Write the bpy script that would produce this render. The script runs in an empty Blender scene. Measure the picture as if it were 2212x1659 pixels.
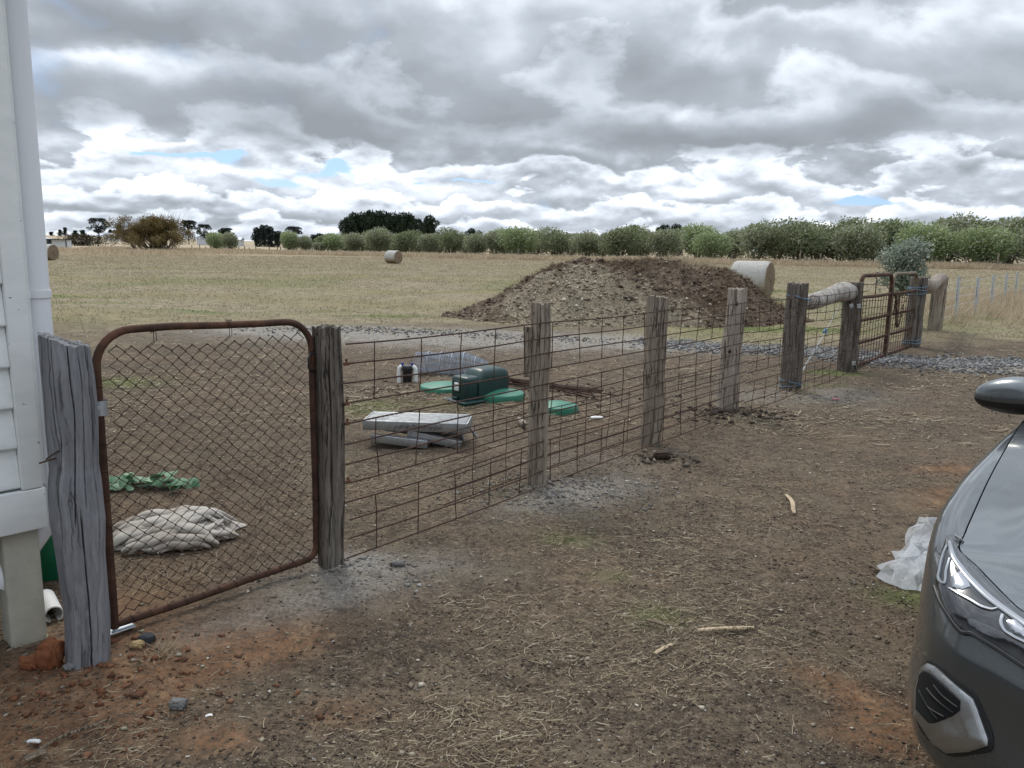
import bpy, bmesh, math, random
import numpy as np
from mathutils import Vector, Matrix
from mathutils.bvhtree import BVHTree
from mathutils.geometry import delaunay_2d_cdt

C = bpy.context.scene
COL = C.collection
rng = np.random.default_rng(7)
random.seed(7)
PI = math.pi

# ------------------------------------------------------------------ camera
F, CX, CY, H, HY, ROLL = 1690., 1106., 829.5, 1.55, 537., .020   # focal length, centre and horizon measured on a 2212 wide print
_p = math.atan((CY - HY) / F)
FW = np.array([0, math.cos(_p), -math.sin(_p)])
_r0 = np.array([1., 0, 0]); _u0 = np.array([0, math.sin(_p), math.cos(_p)])
RT = math.cos(ROLL) * _r0 + math.sin(ROLL) * _u0
UP = -math.sin(ROLL) * _r0 + math.cos(ROLL) * _u0
cam = bpy.data.objects.new('camera', bpy.data.cameras.new('camera')); COL.objects.link(cam)
m = Matrix.Identity(4)
for i in range(3):
    m[i][0], m[i][1], m[i][2] = RT[i], UP[i], -FW[i]
m[2][3] = H
cam.matrix_world = m
cam.data.sensor_width = 36; cam.data.lens = F / 2212 * 36
cam.data.clip_start = .05; cam.data.clip_end = 9000
C.camera = cam
C.view_settings.view_transform = 'Standard'; C.view_settings.look = 'None'
C.view_settings.exposure = .34; C.view_settings.gamma = 1
C.render.film_transparent = False
C.cycles.max_bounces = 5; C.cycles.diffuse_bounces = 3; C.cycles.glossy_bounces = 3; C.cycles.transparent_max_bounces = 10
C.cycles.use_denoising = True

def ray(x, y):
    return FW + RT * (x - CX) / F - UP * (y - CY) / F
def G(x, y, z=0.):                                    # the point of height z that the survey print shows at x, y
    d = ray(x, y); t = (z - H) / d[2]; return np.array([0, 0, H]) + d * t
_G0 = G
def V(x, y, Y):                                       # the point at distance Y
    d = ray(x, y); return np.array([0, 0, H]) + d * Y / d[1]
def AZ(x, y):                                         # azimuth and elevation of a sky direction
    d = ray(x, y); return math.atan2(d[0], d[1]), math.atan2(d[2], math.hypot(d[0], d[1]))

# ------------------------------------------------------------------ node helper
class NT:
    def __init__(s, tree):
        s.t = tree; s.n = tree.nodes; s.l = tree.links
    def new(s, typ, **kw):
        nd = s.n.new(typ)
        for k, v in kw.items(): setattr(nd, k, v)
        return nd
    def put(s, sock, v):
        if isinstance(v, bpy.types.NodeSocket): s.l.new(v, sock)
        elif v is not None:
            if sock.type == 'RGBA' and not isinstance(v, (int, float)) and len(v) == 3: v = (*v, 1)
            sock.default_value = v
    def math(s, op, a, b=None, c=None, clamp=False):
        nd = s.new('ShaderNodeMath', operation=op, use_clamp=clamp)
        for i, v in enumerate((a, b, c)):
            if v is not None: s.put(nd.inputs[i], v)
        return nd.outputs[0]
    def vmath(s, op, a, b=None, c=None, out=0):
        nd = s.new('ShaderNodeVectorMath', operation=op)
        for i, v in enumerate((a, b, c)):
            if v is not None: s.put(nd.inputs[i], v)
        return nd.outputs[out]
    def noise(s, vec, scale=5, detail=4, rough=.55, dist=0., dim='3D', out=0):
        nd = s.new('ShaderNodeTexNoise', noise_dimensions=dim)
        if vec is not None: s.put(nd.inputs['Vector'], vec)
        s.put(nd.inputs['Scale'], scale); s.put(nd.inputs['Detail'], detail)
        s.put(nd.inputs['Roughness'], rough); s.put(nd.inputs['Distortion'], dist)
        return nd.outputs[out]
    def voro(s, vec, scale=5, feat='F1', out=0, rand=1.):
        nd = s.new('ShaderNodeTexVoronoi', feature=feat)
        if vec is not None: s.put(nd.inputs['Vector'], vec)
        s.put(nd.inputs['Scale'], scale); s.put(nd.inputs['Randomness'], rand)
        return nd.outputs[out]
    def ramp(s, fac, stops, interp='LINEAR'):
        nd = s.new('ShaderNodeValToRGB'); cr = nd.color_ramp; cr.interpolation = interp
        while len(cr.elements) < len(stops): cr.elements.new(.5)
        for e, (p, c) in zip(cr.elements, stops):
            e.position = p
            e.color = (c, c, c, 1) if isinstance(c, (int, float)) else (*c, 1)
        s.put(nd.inputs[0], fac); return nd.outputs[0]
    def mix(s, fac, a, b, blend='MIX', clamp=False):
        nd = s.new('ShaderNodeMix', data_type='RGBA', blend_type=blend)
        nd.clamp_result = clamp
        s.put(nd.inputs[0], fac); s.put(nd.inputs[6], a); s.put(nd.inputs[7], b); return nd.outputs[2]
    def rng(s, v, a, b, c=0., d=1., smooth=False):
        nd = s.new('ShaderNodeMapRange', clamp=True)
        if smooth: nd.interpolation_type = 'SMOOTHSTEP'
        for i, q in enumerate((v, a, b, c, d)): s.put(nd.inputs[i], q)
        return nd.outputs[0]
    def map(s, vec, scale=(1, 1, 1), loc=(0, 0, 0), rot=(0, 0, 0)):
        nd = s.new('ShaderNodeMapping'); s.put(nd.inputs[0], vec)
        nd.inputs[1].default_value = loc; nd.inputs[2].default_value = rot; nd.inputs[3].default_value = scale
        return nd.outputs[0]
    def bump(s, h, strength=.5, dist=.01, normal=None):
        nd = s.new('ShaderNodeBump'); s.put(nd.inputs['Height'], h)
        nd.inputs['Strength'].default_value = strength; nd.inputs['Distance'].default_value = dist
        if normal is not None: s.put(nd.inputs['Normal'], normal)
        return nd.outputs[0]

def mat(name):
    mt = bpy.data.materials.new(name); mt.use_nodes = True
    k = NT(mt.node_tree); k.b = k.n['Principled BSDF']; k.m = mt
    k.geo = k.new('ShaderNodeNewGeometry'); k.tc = k.new('ShaderNodeTexCoord')
    k.obj = k.tc.outputs['Object']; k.pos = k.geo.outputs['Position']; k.isl = k.geo.outputs['Random Per Island']
    return k
def bs(k, col=None, rough=.8, metal=0., spec=.5, normal=None, **kw):
    b = k.b
    if col is not None: k.put(b.inputs['Base Color'], col)
    k.put(b.inputs['Roughness'], rough); k.put(b.inputs['Metallic'], metal)
    b.inputs['Specular IOR Level'].default_value = spec
    if normal is not None: k.put(b.inputs['Normal'], normal)
    for a, v in kw.items(): k.put(b.inputs[a.replace('_', ' ')], v)
    return k.m

# ------------------------------------------------------------------ sky and sun
SUN_AZ, SUN_EL = math.radians(-22), math.radians(52)      # azimuth from +Y towards +X
w = bpy.data.worlds.new('World'); C.world = w; w.use_nodes = True
k = NT(w.node_tree); bg = k.n['Background']; bg.inputs[1].default_value = .1
w.cycles.sampling_method = 'MANUAL'; w.cycles.sample_map_resolution = 256
sky = k.new('ShaderNodeTexSky', sky_type='NISHITA', sun_disc=False)
sky.sun_elevation = SUN_EL; sky.sun_rotation = SUN_AZ; sky.air_density = 1.0; sky.dust_density = .6; sky.ozone_density = 1.5
d = k.new('ShaderNodeTexCoord').outputs['Generated']
sx = k.new('ShaderNodeSeparateXYZ'); k.put(sx.inputs[0], d)
X_, Y_, Z_ = sx.outputs
az = k.math('ARCTAN2', X_, Y_); el = k.math('ARCSINE', Z_)
hl = k.math('SQRT', k.math('MAXIMUM', k.math('SUBTRACT', 1., k.math('MULTIPLY', Z_, Z_)), .0001))
HX, HY_ = k.math('DIVIDE', X_, hl), k.math('DIVIDE', Y_, hl)
AE = k.new('ShaderNodeCombineXYZ'); k.put(AE.inputs[0], az); k.put(AE.inputs[1], el); AE = AE.outputs[0]
def band(S, asp):                                       # direction scaled so that clouds shrink towards the horizon
    q = k.new('ShaderNodeCombineXYZ'); k.put(q.inputs[0], k.math('MULTIPLY', HX, S)); k.put(q.inputs[1], k.math('MULTIPLY', HY_, S)); k.put(q.inputs[2], k.math('MULTIPLY', el, S * asp)); return q.outputs[0]
BA, BB = band(4.6, 1.75), band(12., 2.1)
wA = k.rng(el, .085, .16, 0, 1, True)
def two(a, b): return k.mix(wA, b, a)
# ragged edges: the placed cloud banks are bent by noise
wv = two(*[k.noise(B_, 1.0, 6, .52, 0., out=1) for B_ in (BA, BB)])
wv = k.vmath('MULTIPLY', k.vmath('SUBTRACT', wv, (.5, .5, .5)), (.26, .115, 0))
ws = k.new('ShaderNodeVectorMath', operation='SCALE'); k.put(ws.inputs[0], wv); k.put(ws.inputs[3], k.rng(el, .0, .26, .22, 1.0))
AEw = k.vmath('ADD', AE, ws.outputs[0])
def blobs(lst):
    acc = None
    for (px, py, rx, ry, a) in lst:
        ca, ce = AZ(px, py); ra, re = rx / F, ry / F
        q = k.vmath('MULTIPLY_ADD', AEw, (1 / ra, 1 / re, 0), (-ca / ra, -ce / re, 0))
        q = k.vmath('DOT_PRODUCT', q, q, out=1)
        q = k.math('EXPONENT', k.math('MULTIPLY', q, -1.))
        acc = k.math('MULTIPLY', q, a) if acc is None else k.math('MULTIPLY_ADD', q, a, acc)
    return acc
big = blobs([  # + bright, - dark underside
    (210, 30, 260, 60, -0.27), (420, 60, 120, 40, -0.13), (250, 118, 190, 26, 0.52), (140, 205, 170, 40, -0.15), (420, 200, 120, 50, -0.06),
    (720, 215, 240, 60, -0.30), (560, 290, 260, 34, -0.30), (900, 290, 240, 40, -0.34), (720, 110, 140, 50, 0.07), (880, 25, 170, 50, 0.25), (1020, 140, 120, 45, 0.13),
    (1131, 70, 70, 90, 0.38), (1330, 15, 200, 40, 0.29), (1380, 165, 170, 52, -0.29), (1500, 120, 60, 30, -0.09), (1170, 200, 120, 60, -0.13), (1300, 285, 300, 36, -0.29),
    (1631, 305, 200, 34, -0.34), (1956, 255, 240, 34, -0.34), (1750, 90, 190, 60, 0.16), (2106, 50, 130, 50, 0.16), (1900, 160, 150, 40, 0.02), (1496, 258, 26, 12, 0.34),
    (265, 278, 60, 16, 0.47), (338, 291, 50, 13, 0.47), (100, 335, 120, 20, -0.18), (1206, 322, 70, 10, 0.25), (1331, 366, 130, 14, -0.29), (1640, 365, 160, 14, 0.11), (2080, 305, 140, 16, 0.16),
    (2050, 350, 190, 15, -0.29), (1120, 340, 160, 12, -0.18), (430, 375, 190, 18, 0.40), (190, 392, 130, 11, 0.49), (740, 410, 120, 30, 0.47), (980, 425, 140, 18, 0.38), (620, 365, 50, 12, 0.22), (900, 372, 110, 12, 0.11),
    (420, 428, 120, 9, -0.34), (810, 437, 80, 11, -0.47), (150, 424, 90, 8, -0.25), (300, 455, 330, 9, -0.27), (650, 478, 420, 12, -0.25), (1300, 452, 200, 9, -0.22), (1470, 420, 150, 14, 0.20), (1240, 420, 120, 14, 0.25), (1350, 480, 330, 10, -0.18), (1860, 400, 200, 14, 0.07), (1900, 462, 300, 12, 0.18), (560, 445, 90, 8, 0.22), (480, 465, 120, 5, 0.28)])
gap = blobs([(310, 327, 60, 6, 1.1), (430, 338, 60, 7, 1.1), (505, 342, 26, 14, 1.1), (745, 360, 48, 16, 1.25), (605, 394, 22, 14, .9), (900, 399, 40, 6, 1.0), (1020, 398, 50, 5, .9), (1860, 436, 60, 9, 1.5), (690, 372, 40, 6, .7)])
def dens(B_, dz):
    B_ = k.vmath('ADD', B_, (0, 0, dz)) if dz else B_
    n = k.noise(B_, .9, 8, .50, .2)
    wq = k.vmath('ADD', B_, k.vmath('MULTIPLY', k.noise(B_, 2.2, 3, .5, out=1), (.55, .55, .55)))
    vr = k.new('ShaderNodeTexVoronoi', feature='F1'); k.put(vr.inputs['Vector'], wq); vr.inputs['Scale'].default_value = 1.5; vr.inputs['Detail'].default_value = 1.; vr.inputs['Roughness'].default_value = .5
    return k.math('MULTIPLY_ADD', vr.outputs[0], -.34, k.math('ADD', n, .17))
c0 = two(*[dens(B_, 0) for B_ in (BA, BB)]); c1 = two(*[dens(B_, .20) for B_ in (BA, BB)])
rel = k.math('SUBTRACT', c0, c1)                        # light from above: density minus density a little higher up
low = k.rng(el, .085, .18, 1., .45, True)
# banks one behind the other: each is dark at its flat base and bright at its top, and its ragged base cuts off the bright tops of the bank behind
nw = two(*[k.noise(B_, q_, 9, .54, .15) for B_, q_ in ((BA, .62), (BB, .80))])
sl = k.math('MULTIPLY_ADD', k.math('LOGARITHM', k.math('DIVIDE', k.math('ADD', k.math('MAXIMUM', el, 0.), .03), .03), math.e), 2.2, .55)
sl = k.math('MULTIPLY_ADD', k.math('SUBTRACT', nw, .5), k.rng(el, .05, .15, -3.4, -4.6), sl)
saw = k.math('FRACT', sl)
Lh = k.ramp(saw, [(0, .40), (.15, .34), (.35, .39), (.6, .54), (.76, .72), (.87, .68), (1, .40)], 'B_SPLINE')
Ll = k.ramp(saw, [(0, .40), (.12, .40), (.35, .50), (.6, .70), (.78, .88), (.87, .88), (.95, .64), (1, .46)])
ul = k.new('ShaderNodeMix'); k.put(ul.inputs[0], k.rng(el, .105, .15, 0, 1, True)); k.put(ul.inputs[2], Ll); k.put(ul.inputs[3], Lh); L = ul.outputs[0]
L = k.math('ADD', L, k.rng(el, .13, .05, 0., .10))
L = k.math('MULTIPLY_ADD', big, .78, L)
L = k.math('MULTIPLY_ADD', k.math('MULTIPLY', rel, low), .75, L)
L = k.math('MULTIPLY_ADD', k.math('SUBTRACT', c0, .5), .45, L, clamp=True)
cc = k.ramp(L, [(0, (.262, .288, .322)), (.25, (.332, .364, .406)), (.5, (.462, .512, .578)), (.72, (.65, .708, .785)), (.9, (.82, .868, .915)), (1, (.95, .98, 1.0))])
cl = k.vmath('MULTIPLY', cc, (10.0, 10.0, 10.0))
gm = k.rng(k.math('MULTIPLY_ADD', k.math('SUBTRACT', c0, .5), -1.5, gap), .38, .95, 0, 1, True)
blue = k.mix(.5, sky.outputs[0], (2.0, 4.6, 9.6))
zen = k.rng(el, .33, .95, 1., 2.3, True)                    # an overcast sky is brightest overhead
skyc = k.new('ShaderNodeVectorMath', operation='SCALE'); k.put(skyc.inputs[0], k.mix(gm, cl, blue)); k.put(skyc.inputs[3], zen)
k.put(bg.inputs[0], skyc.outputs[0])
sun = bpy.data.objects.new('sun', bpy.data.lights.new('sun', 'SUN')); COL.objects.link(sun)
sun.data.energy = 1.5; sun.data.angle = math.radians(14); sun.data.color = (1, .94, .84)
sd = Vector((math.sin(SUN_AZ) * math.cos(SUN_EL), math.cos(SUN_AZ) * math.cos(SUN_EL), math.sin(SUN_EL)))
sun.rotation_euler = sd.to_track_quat('Z', 'Y').to_euler()

# ------------------------------------------------------------------ number helpers
def sstep(a, b, x):
    t = np.clip((np.asarray(x, float) - a) / (b - a), 0, 1); return t * t * (3 - 2 * t)
_perm = np.random.default_rng(3).random((256, 256))
def vnoise(x, y):
    x = np.asarray(x, float); y = np.asarray(y, float)
    xi = np.floor(x).astype(int); yi = np.floor(y).astype(int); fx = x - xi; fy = y - yi
    fx = fx * fx * (3 - 2 * fx); fy = fy * fy * (3 - 2 * fy)
    a = _perm[xi & 255, yi & 255]; b = _perm[(xi + 1) & 255, yi & 255]
    c = _perm[xi & 255, (yi + 1) & 255]; e = _perm[(xi + 1) & 255, (yi + 1) & 255]
    return (a * (1 - fx) + b * fx) * (1 - fy) + (c * (1 - fx) + e * fx) * fy
def fbm(x, y, o=4, g=.5):
    s = 0; a = 1; t = 0
    for i in range(o):
        s = s + a * vnoise(x * 2 ** i + 17.3 * i, y * 2 ** i + 9.1 * i); t += a; a *= g
    return s / t
def terr(x, y):
    x = np.asarray(x, float); y = np.asarray(y, float)
    s = sstep(30, 95, y)
    z = s * .006 * np.clip(x, -80, 100)
    z = z + sstep(175, 450, y) * (2.4 + .010 * np.clip(-x - 80, 0, 200))
    return z

# ------------------------------------------------------------------ mesh helpers
def off(parent):
    o = np.zeros(3)
    while parent is not None:
        o += np.array(parent.location); parent = parent.parent
    return o
def npmesh(name, Vv, Ff, m, parent=None, smooth=False, attrs=None):
    Vv = np.asarray(Vv, np.float32); Ff = np.asarray(Ff, np.int32)
    if parent is not None: Vv = Vv - off(parent).astype(np.float32)
    me = bpy.data.meshes.new(name); nf, kf = Ff.shape
    me.vertices.add(len(Vv)); me.vertices.foreach_set('co', Vv.ravel())
    me.loops.add(nf * kf); me.loops.foreach_set('vertex_index', Ff.ravel())
    me.polygons.add(nf); me.polygons.foreach_set('loop_start', np.arange(0, nf * kf, kf, dtype=np.int32))
    me.update(calc_edges=True)
    if smooth: me.polygons.foreach_set('use_smooth', np.ones(nf, bool))
    for an, av in (attrs or {}).items():
        a = me.attributes.new(an, 'FLOAT_COLOR', 'POINT'); a.data.foreach_set('color', np.asarray(av, np.float32).ravel())
    me.materials.append(m)
    o = bpy.data.objects.new(name, me); COL.objects.link(o)
    if parent is not None: o.parent = parent
    return o
class MB:
    """collects shapes (world coordinates) and links them as one mesh object"""
    def __init__(s): s.v = []; s.f = []
    def add(s, vs, fs):
        n = len(s.v); s.v.extend([tuple(map(float, q)) for q in vs]); s.f.extend([tuple(n + i for i in f) for f in fs])
    def tube(s, pts, r, n=8, caps=True, closed=False, flat=1.):
        pts = [Vector(p) for p in pts]; N = len(pts)
        rr = r if hasattr(r, '__len__') else [r] * N
        vs = []; ref = None
        for i, p in enumerate(pts):
            if closed: t = pts[(i + 1) % N] - pts[i - 1]
            else: t = pts[min(i + 1, N - 1)] - pts[max(i - 1, 0)]
            t.normalize()
            if ref is None:
                ref = Vector((0, 0, 1)) if abs(t.z) < .9 else Vector((1, 0, 0))
            a = t.cross(ref)
            if a.length < 1e-5: a = t.orthogonal()
            a.normalize(); b = a.cross(t).normalized(); ref = b
            for j in range(n):
                th = 2 * PI * j / n
                vs.append(p + a * (math.cos(th) * rr[i]) + b * (math.sin(th) * rr[i] * flat))
        fs = []
        for i in range(N if closed else N - 1):
            i2 = (i + 1) % N
            for j in range(n):
                fs.append((i * n + j, i * n + (j + 1) % n, i2 * n + (j + 1) % n, i2 * n + j))
        if caps and not closed:
            fs.append(tuple(range(n - 1, -1, -1))); fs.append(tuple((N - 1) * n + j for j in range(n)))
        s.add(vs, fs)
    def box(s, c, size, ax=None, bev=0.):
        """c centre, size full extents, ax = (x axis, y axis, z axis)"""
        ax = ax or ((1, 0, 0), (0, 1, 0), (0, 0, 1)); c = np.array(c, float); ax = [np.array(a, float) for a in ax]
        hx, hy, hz = [q / 2 for q in size]
        if bev <= 0:
            vs = [c + ax[0] * hx * i + ax[1] * hy * j + ax[2] * hz * l for l in (-1, 1) for j in (-1, 1) for i in (-1, 1)]
            s.add(vs, [(0, 2, 3, 1), (4, 5, 7, 6), (0, 1, 5, 4), (2, 6, 7, 3), (1, 3, 7, 5), (0, 4, 6, 2)]); return
        bm = bmesh.new(); bmesh.ops.create_cube(bm, size=2)
        for v in bm.verts: v.co = Vector((v.co.x * hx, v.co.y * hy, v.co.z * hz))
        bmesh.ops.bevel(bm, geom=bm.edges[:], offset=bev, segments=3, affect='EDGES', profile=.5)
        bm.verts.ensure_lookup_table()
        s.add([c + ax[0] * v.co.x + ax[1] * v.co.y + ax[2] * v.co.z for v in bm.verts], [[v.index for v in f.verts] for f in bm.faces]); bm.free()
    def lathe(s, c, prof, n=32, ax=None):
        """prof: (radius, height) from bottom to top"""
        ax = ax or ((1, 0, 0), (0, 1, 0), (0, 0, 1)); c = np.array(c, float); ax = [np.array(a, float) for a in ax]
        vs = []
        for r, h in prof:
            for j in range(n):
                th = 2 * PI * j / n; vs.append(c + ax[0] * r * math.cos(th) + ax[1] * r * math.sin(th) + ax[2] * h)
        fs = [(i * n + j, i * n + (j + 1) % n, (i + 1) * n + (j + 1) % n, (i + 1) * n + j) for i in range(len(prof) - 1) for j in range(n)]
        fs.append(tuple(range(n - 1, -1, -1))); fs.append(tuple((len(prof) - 1) * n + j for j in range(n)))
        s.add(vs, fs)
    def grid(s, Gd, closed_u=False):
        Gd = np.asarray(Gd); nu, nv = Gd.shape[:2]
        fs = []
        for i in range(nu if closed_u else nu - 1):
            i2 = (i + 1) % nu
            for j in range(nv - 1): fs.append((i * nv + j, i2 * nv + j, i2 * nv + j + 1, i * nv + j + 1))
        s.add(Gd.reshape(-1, 3), fs)
    def build(s, name, m, parent=None, smooth=True, angle=40):
        o3 = off(parent) if parent is not None else np.zeros(3)
        me = bpy.data.meshes.new(name)
        me.from_pydata([tuple(np.array(q) - o3) for q in s.v], [], s.f); me.update()
        me.materials.append(m)
        if smooth:
            me.polygons.foreach_set('use_smooth', np.ones(len(me.polygons), bool))
            me.set_sharp_from_angle(angle=math.radians(angle))
        o = bpy.data.objects.new(name, me); COL.objects.link(o)
        if parent is not None: o.parent = parent
        return o
def tag(o, label=None, cat=None, group=None, kind=None):
    if label: o['label'] = label
    if cat: o['category'] = cat
    if group: o['group'] = group
    if kind: o['kind'] = kind
    return o
def thing(name, label, cat, loc=(0, 0, 0), group=None):
    o = bpy.data.objects.new(name, None); COL.objects.link(o); o.location = Vector([float(q) for q in loc]); o.empty_display_size = .2
    return tag(o, label, cat, group)
def dup(root, loc, rotz=0., scale=1., label=None):
    r = root.copy(); COL.objects.link(r); r.location = Vector([float(q) for q in loc]); r.rotation_euler = (0, 0, rotz)
    r.scale = scale if hasattr(scale, '__len__') else (scale,) * 3
    if label: r['label'] = label
    for ch in list(root.children):
        c = ch.copy(); COL.objects.link(c); c.parent = r
        for g in ch.children:
            e = g.copy(); COL.objects.link(e); e.parent = c
    return r
ORD = 'first second third fourth fifth sixth seventh eighth ninth tenth eleventh twelfth thirteenth fourteenth fifteenth sixteenth seventeenth eighteenth nineteenth twentieth'.split()
def rvec(n):
    q = rng.normal(size=(n, 3)); return q / np.linalg.norm(q, axis=1)[:, None]
def leaves(P0, D, Nn, L, W):
    """quads: base P0, direction D, side axis from Nn, length L, width W"""
    D = D / np.linalg.norm(D, axis=1)[:, None]
    S = np.cross(D, Nn); S /= np.linalg.norm(S, axis=1)[:, None] + 1e-9
    L = np.broadcast_to(np.asarray(L, float), (len(P0),))[:, None]; W = np.broadcast_to(np.asarray(W, float), (len(P0),))[:, None]
    A = P0; B = P0 + D * L * .5 + S * W; E_ = P0 + D * L; Dd = P0 + D * L * .5 - S * W
    Vv = np.stack([A, B, E_, Dd], 1).reshape(-1, 3)
    return Vv, np.arange(len(P0) * 4).reshape(-1, 4)

# ------------------------------------------------------------------ materials
def m_wood(name, dark, mid, light, grain=9., tint=None, crack=.8):
    k = mat(name); wob = k.vmath('MULTIPLY', k.vmath('SUBTRACT', k.noise(k.obj, 5, 3, .5, out=1), (.5, .5, .5)), (.05, .05, 0)); ob = k.vmath('ADD', k.obj, wob)
    v = k.map(ob, (1, 1, .05)); g1 = k.noise(v, grain * 5, 8, .6, .3); g2 = k.noise(v, grain * 18, 4, .6, .2); g3 = k.noise(k.obj, 3.5, 4, .6); g4 = k.noise(k.map(k.obj, (1, 1, .4)), 11, 5, .6)
    c = k.ramp(g1, [(.25, dark), (.42, mid), (.7, light)])
    c = k.mix(k.rng(g2, .35, .65, 0, .45), c, dark)
    c = k.mix(k.rng(g3, .45, .75, 0, .5), c, tint or mid)
    c = k.mix(k.rng(g4, .52, .75, 0, .4), c, light)
    cr = k.math('ABSOLUTE', k.math('SUBTRACT', k.noise(k.map(ob, (1, 1, .035)), grain * 3.2, 3, .5), .5)); cr = k.math('MULTIPLY', k.rng(cr, .030, .006), k.rng(g3, .38, .55))
    c = k.mix(k.math('MULTIPLY', cr, crack), c, tuple(q * .35 for q in dark))
    h = k.math('MULTIPLY_ADD', cr, -1.2, k.math('ADD', g1, k.math('MULTIPLY', g2, .6)))
    return bs(k, c, .9, normal=k.bump(h, 1., .007), spec=.15)
M_WPOST = m_wood('weathered_timber_blue_grey', (.085, .085, .088), (.20, .20, .212), (.31, .31, .325), 6, None, .4)
M_WGREY = m_wood('weathered_timber_grey', (.075, .058, .044), (.28, .232, .18), (.45, .388, .315), 8, (.23, .18, .135))
M_WDARK = m_wood('weathered_timber_dark', (.037, .031, .026), (.145, .124, .104), (.27, .238, .205), 10, (.115, .094, .076))
M_WPALE = m_wood('weathered_timber_pale', (.09, .07, .055), (.34, .285, .23), (.52, .46, .395), 7, (.27, .215, .17))
M_LOG = m_wood('silver_log', (.10, .085, .07), (.38, .34, .30), (.56, .53, .49), 3)
M_DROP = m_wood('pale_dropper', (.2, .2, .19), (.45, .45, .43), (.6, .6, .57), 5)
M_STICK = m_wood('split_stick', (.3, .22, .13), (.55, .43, .28), (.68, .56, .4), 14)
M_TWIG = m_wood('dry_twig', (.10, .075, .05), (.22, .17, .12), (.33, .27, .2), 14)
def m_rust(name, a, b, c, sc=22.):
    k = mat(name); n = k.noise(k.obj, sc, 7, .65); n2 = k.noise(k.obj, sc * 6, 4, .6)
    col = k.ramp(n, [(.3, a), (.5, b), (.72, c)])
    return bs(k, col, .85, .15, normal=k.bump(n2, .5, .002), spec=.3)
M_RUSTD = m_rust('dark_rust', (.030, .018, .014), (.055, .030, .021), (.115, .052, .032))
M_RUSTG = m_rust('gate_rust', (.035, .02, .015), (.07, .036, .024), (.15, .07, .042), 9)
M_RUSTR = m_rust('red_rust', (.042, .025, .020), (.075, .041, .031), (.115, .063, .046), 30)
M_RUSTO = m_rust('orange_rust_clip', (.07, .034, .022), (.13, .06, .036), (.19, .095, .06), 30)
def m_metal(name, col, rough=.35, sc=30., var=.25, metal=.9):
    k = mat(name); n = k.noise(k.obj, sc, 5, .6)
    c = k.mix(k.rng(n, .3, .75, 0, 1), col, tuple(q * (1 - var) for q in col))
    return bs(k, c, k.rng(n, .3, .7, rough, min(1, rough + .25)), metal, normal=k.bump(n, .1, .002))
M_GALV = m_metal('galvanised_steel', (.62, .66, .70), .3)
M_ALU = m_metal('worn_aluminium', (.46, .47, .48), .34, 18, .45)
M_NETW = m_metal('netting_wire', (.42, .46, .52), .5, 10, .3, .5)
M_STEELG = m_metal('grey_gate_steel', (.20, .16, .11), .6, 12, .4, .4)
def m_plain(name, col, rough=.5, var=.2, sc=12., spec=.5, bump=.15, bsc=60., **kw):
    k = mat(name); n = k.noise(k.obj, sc, 6, .6); n2 = k.noise(k.obj, bsc, 4, .6)
    c = k.mix(k.rng(n, .3, .75, 0, 1), col, tuple(q * (1 - var) for q in col))
    return bs(k, c, rough, spec=spec, normal=k.bump(n2, bump, .003), **kw)
M_BLACK = m_plain('black_plastic', (.012, .012, .013), .35)
M_PVC = m_plain('white_pvc', (.74, .74, .72), .4, .12)
M_GREEN_LID = m_plain('green_lid_plastic', (.040, .205, .13), .42, .3, 5)
M_GREEN_BOX = m_plain('dark_green_plastic', (.007, .036, .032), .36, .3, 5)
M_BUCKET = m_plain('green_bucket_plastic', (.01, .16, .075), .4, .3)
M_BLUEROPE = m_plain('blue_twine', (.16, .30, .42), .8)
M_WHITEROPE = m_plain('white_wire', (.55, .56, .56), .7)
M_TAG = m_plain('dull_tag_metal', (.50, .52, .52), .5)
M_CONC = m_plain('pier_concrete', (.50, .48, .40), .9, .3, 9, .2, .5, 90)
M_BARK = m_plain('tree_bark', (.10, .085, .065), .95, .5, 3, .1)
M_BARKP = m_plain('pale_branch_bark', (.24, .20, .15), .95, .5, 3, .1)
M_BARKD = m_plain('dark_bark', (.035, .03, .026), .95, .5, 3, .1)
# painted weatherboard with chips
k = mat('white_house_paint'); n = k.noise(k.map(k.obj, (1, 1, 3)), 7, 6, .6); ch = k.noise(k.map(k.obj, (1, 1, 2.4)), 21, 3, .5)
c = k.mix(k.rng(n, .35, .7), (.80, .82, .81), (.72, .745, .735))
chip = k.rng(ch, .715, .73); c = k.mix(chip, c, (.11, .10, .09))
M_PAINT = bs(k, c, .5, normal=k.bump(k.math('MULTIPLY_ADD', chip, -1.5, k.noise(k.map(k.obj, (6, 6, 60)), 6, 4, .6)), .25, .003))
k = mat('white_downpipe_paint'); n = k.noise(k.obj, 6, 5, .6)
M_PIPE = bs(k, k.mix(n, (.70, .715, .745), (.76, .775, .80)), .38)
M_PIPEB = m_plain('downpipe_bracket_paint', (.74, .75, .77), .4, .1)
def m_leaf(name, cols, rough=.55, trans=.25, spec=.35):
    k = mat(name); c = k.ramp(k.isl, cols)
    nz = k.noise(k.obj, .9, 3, .6); c = k.mix(k.rng(nz, .35, .7, 0, .5), c, cols[0][1])
    m_ = bs(k, c, rough, spec=spec)
    tr = k.new('ShaderNodeBsdfTranslucent'); k.put(tr.inputs[0], c)
    mx = k.new('ShaderNodeMixShader'); mx.inputs[0].default_value = trans
    out = k.n['Material Output']; k.l.new(k.b.outputs[0], mx.inputs[1]); k.l.new(tr.outputs[0], mx.inputs[2]); k.l.new(mx.outputs[0], out.inputs[0])
    return m_
M_OLIVE = m_leaf('olive_leaves', [(0, (0.143, 0.178, 0.089)), (.45, (0.265, 0.292, 0.164)), (.8, (0.438, 0.444, 0.290)), (1, (0.550, 0.550, 0.550))], trans=.42)
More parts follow.
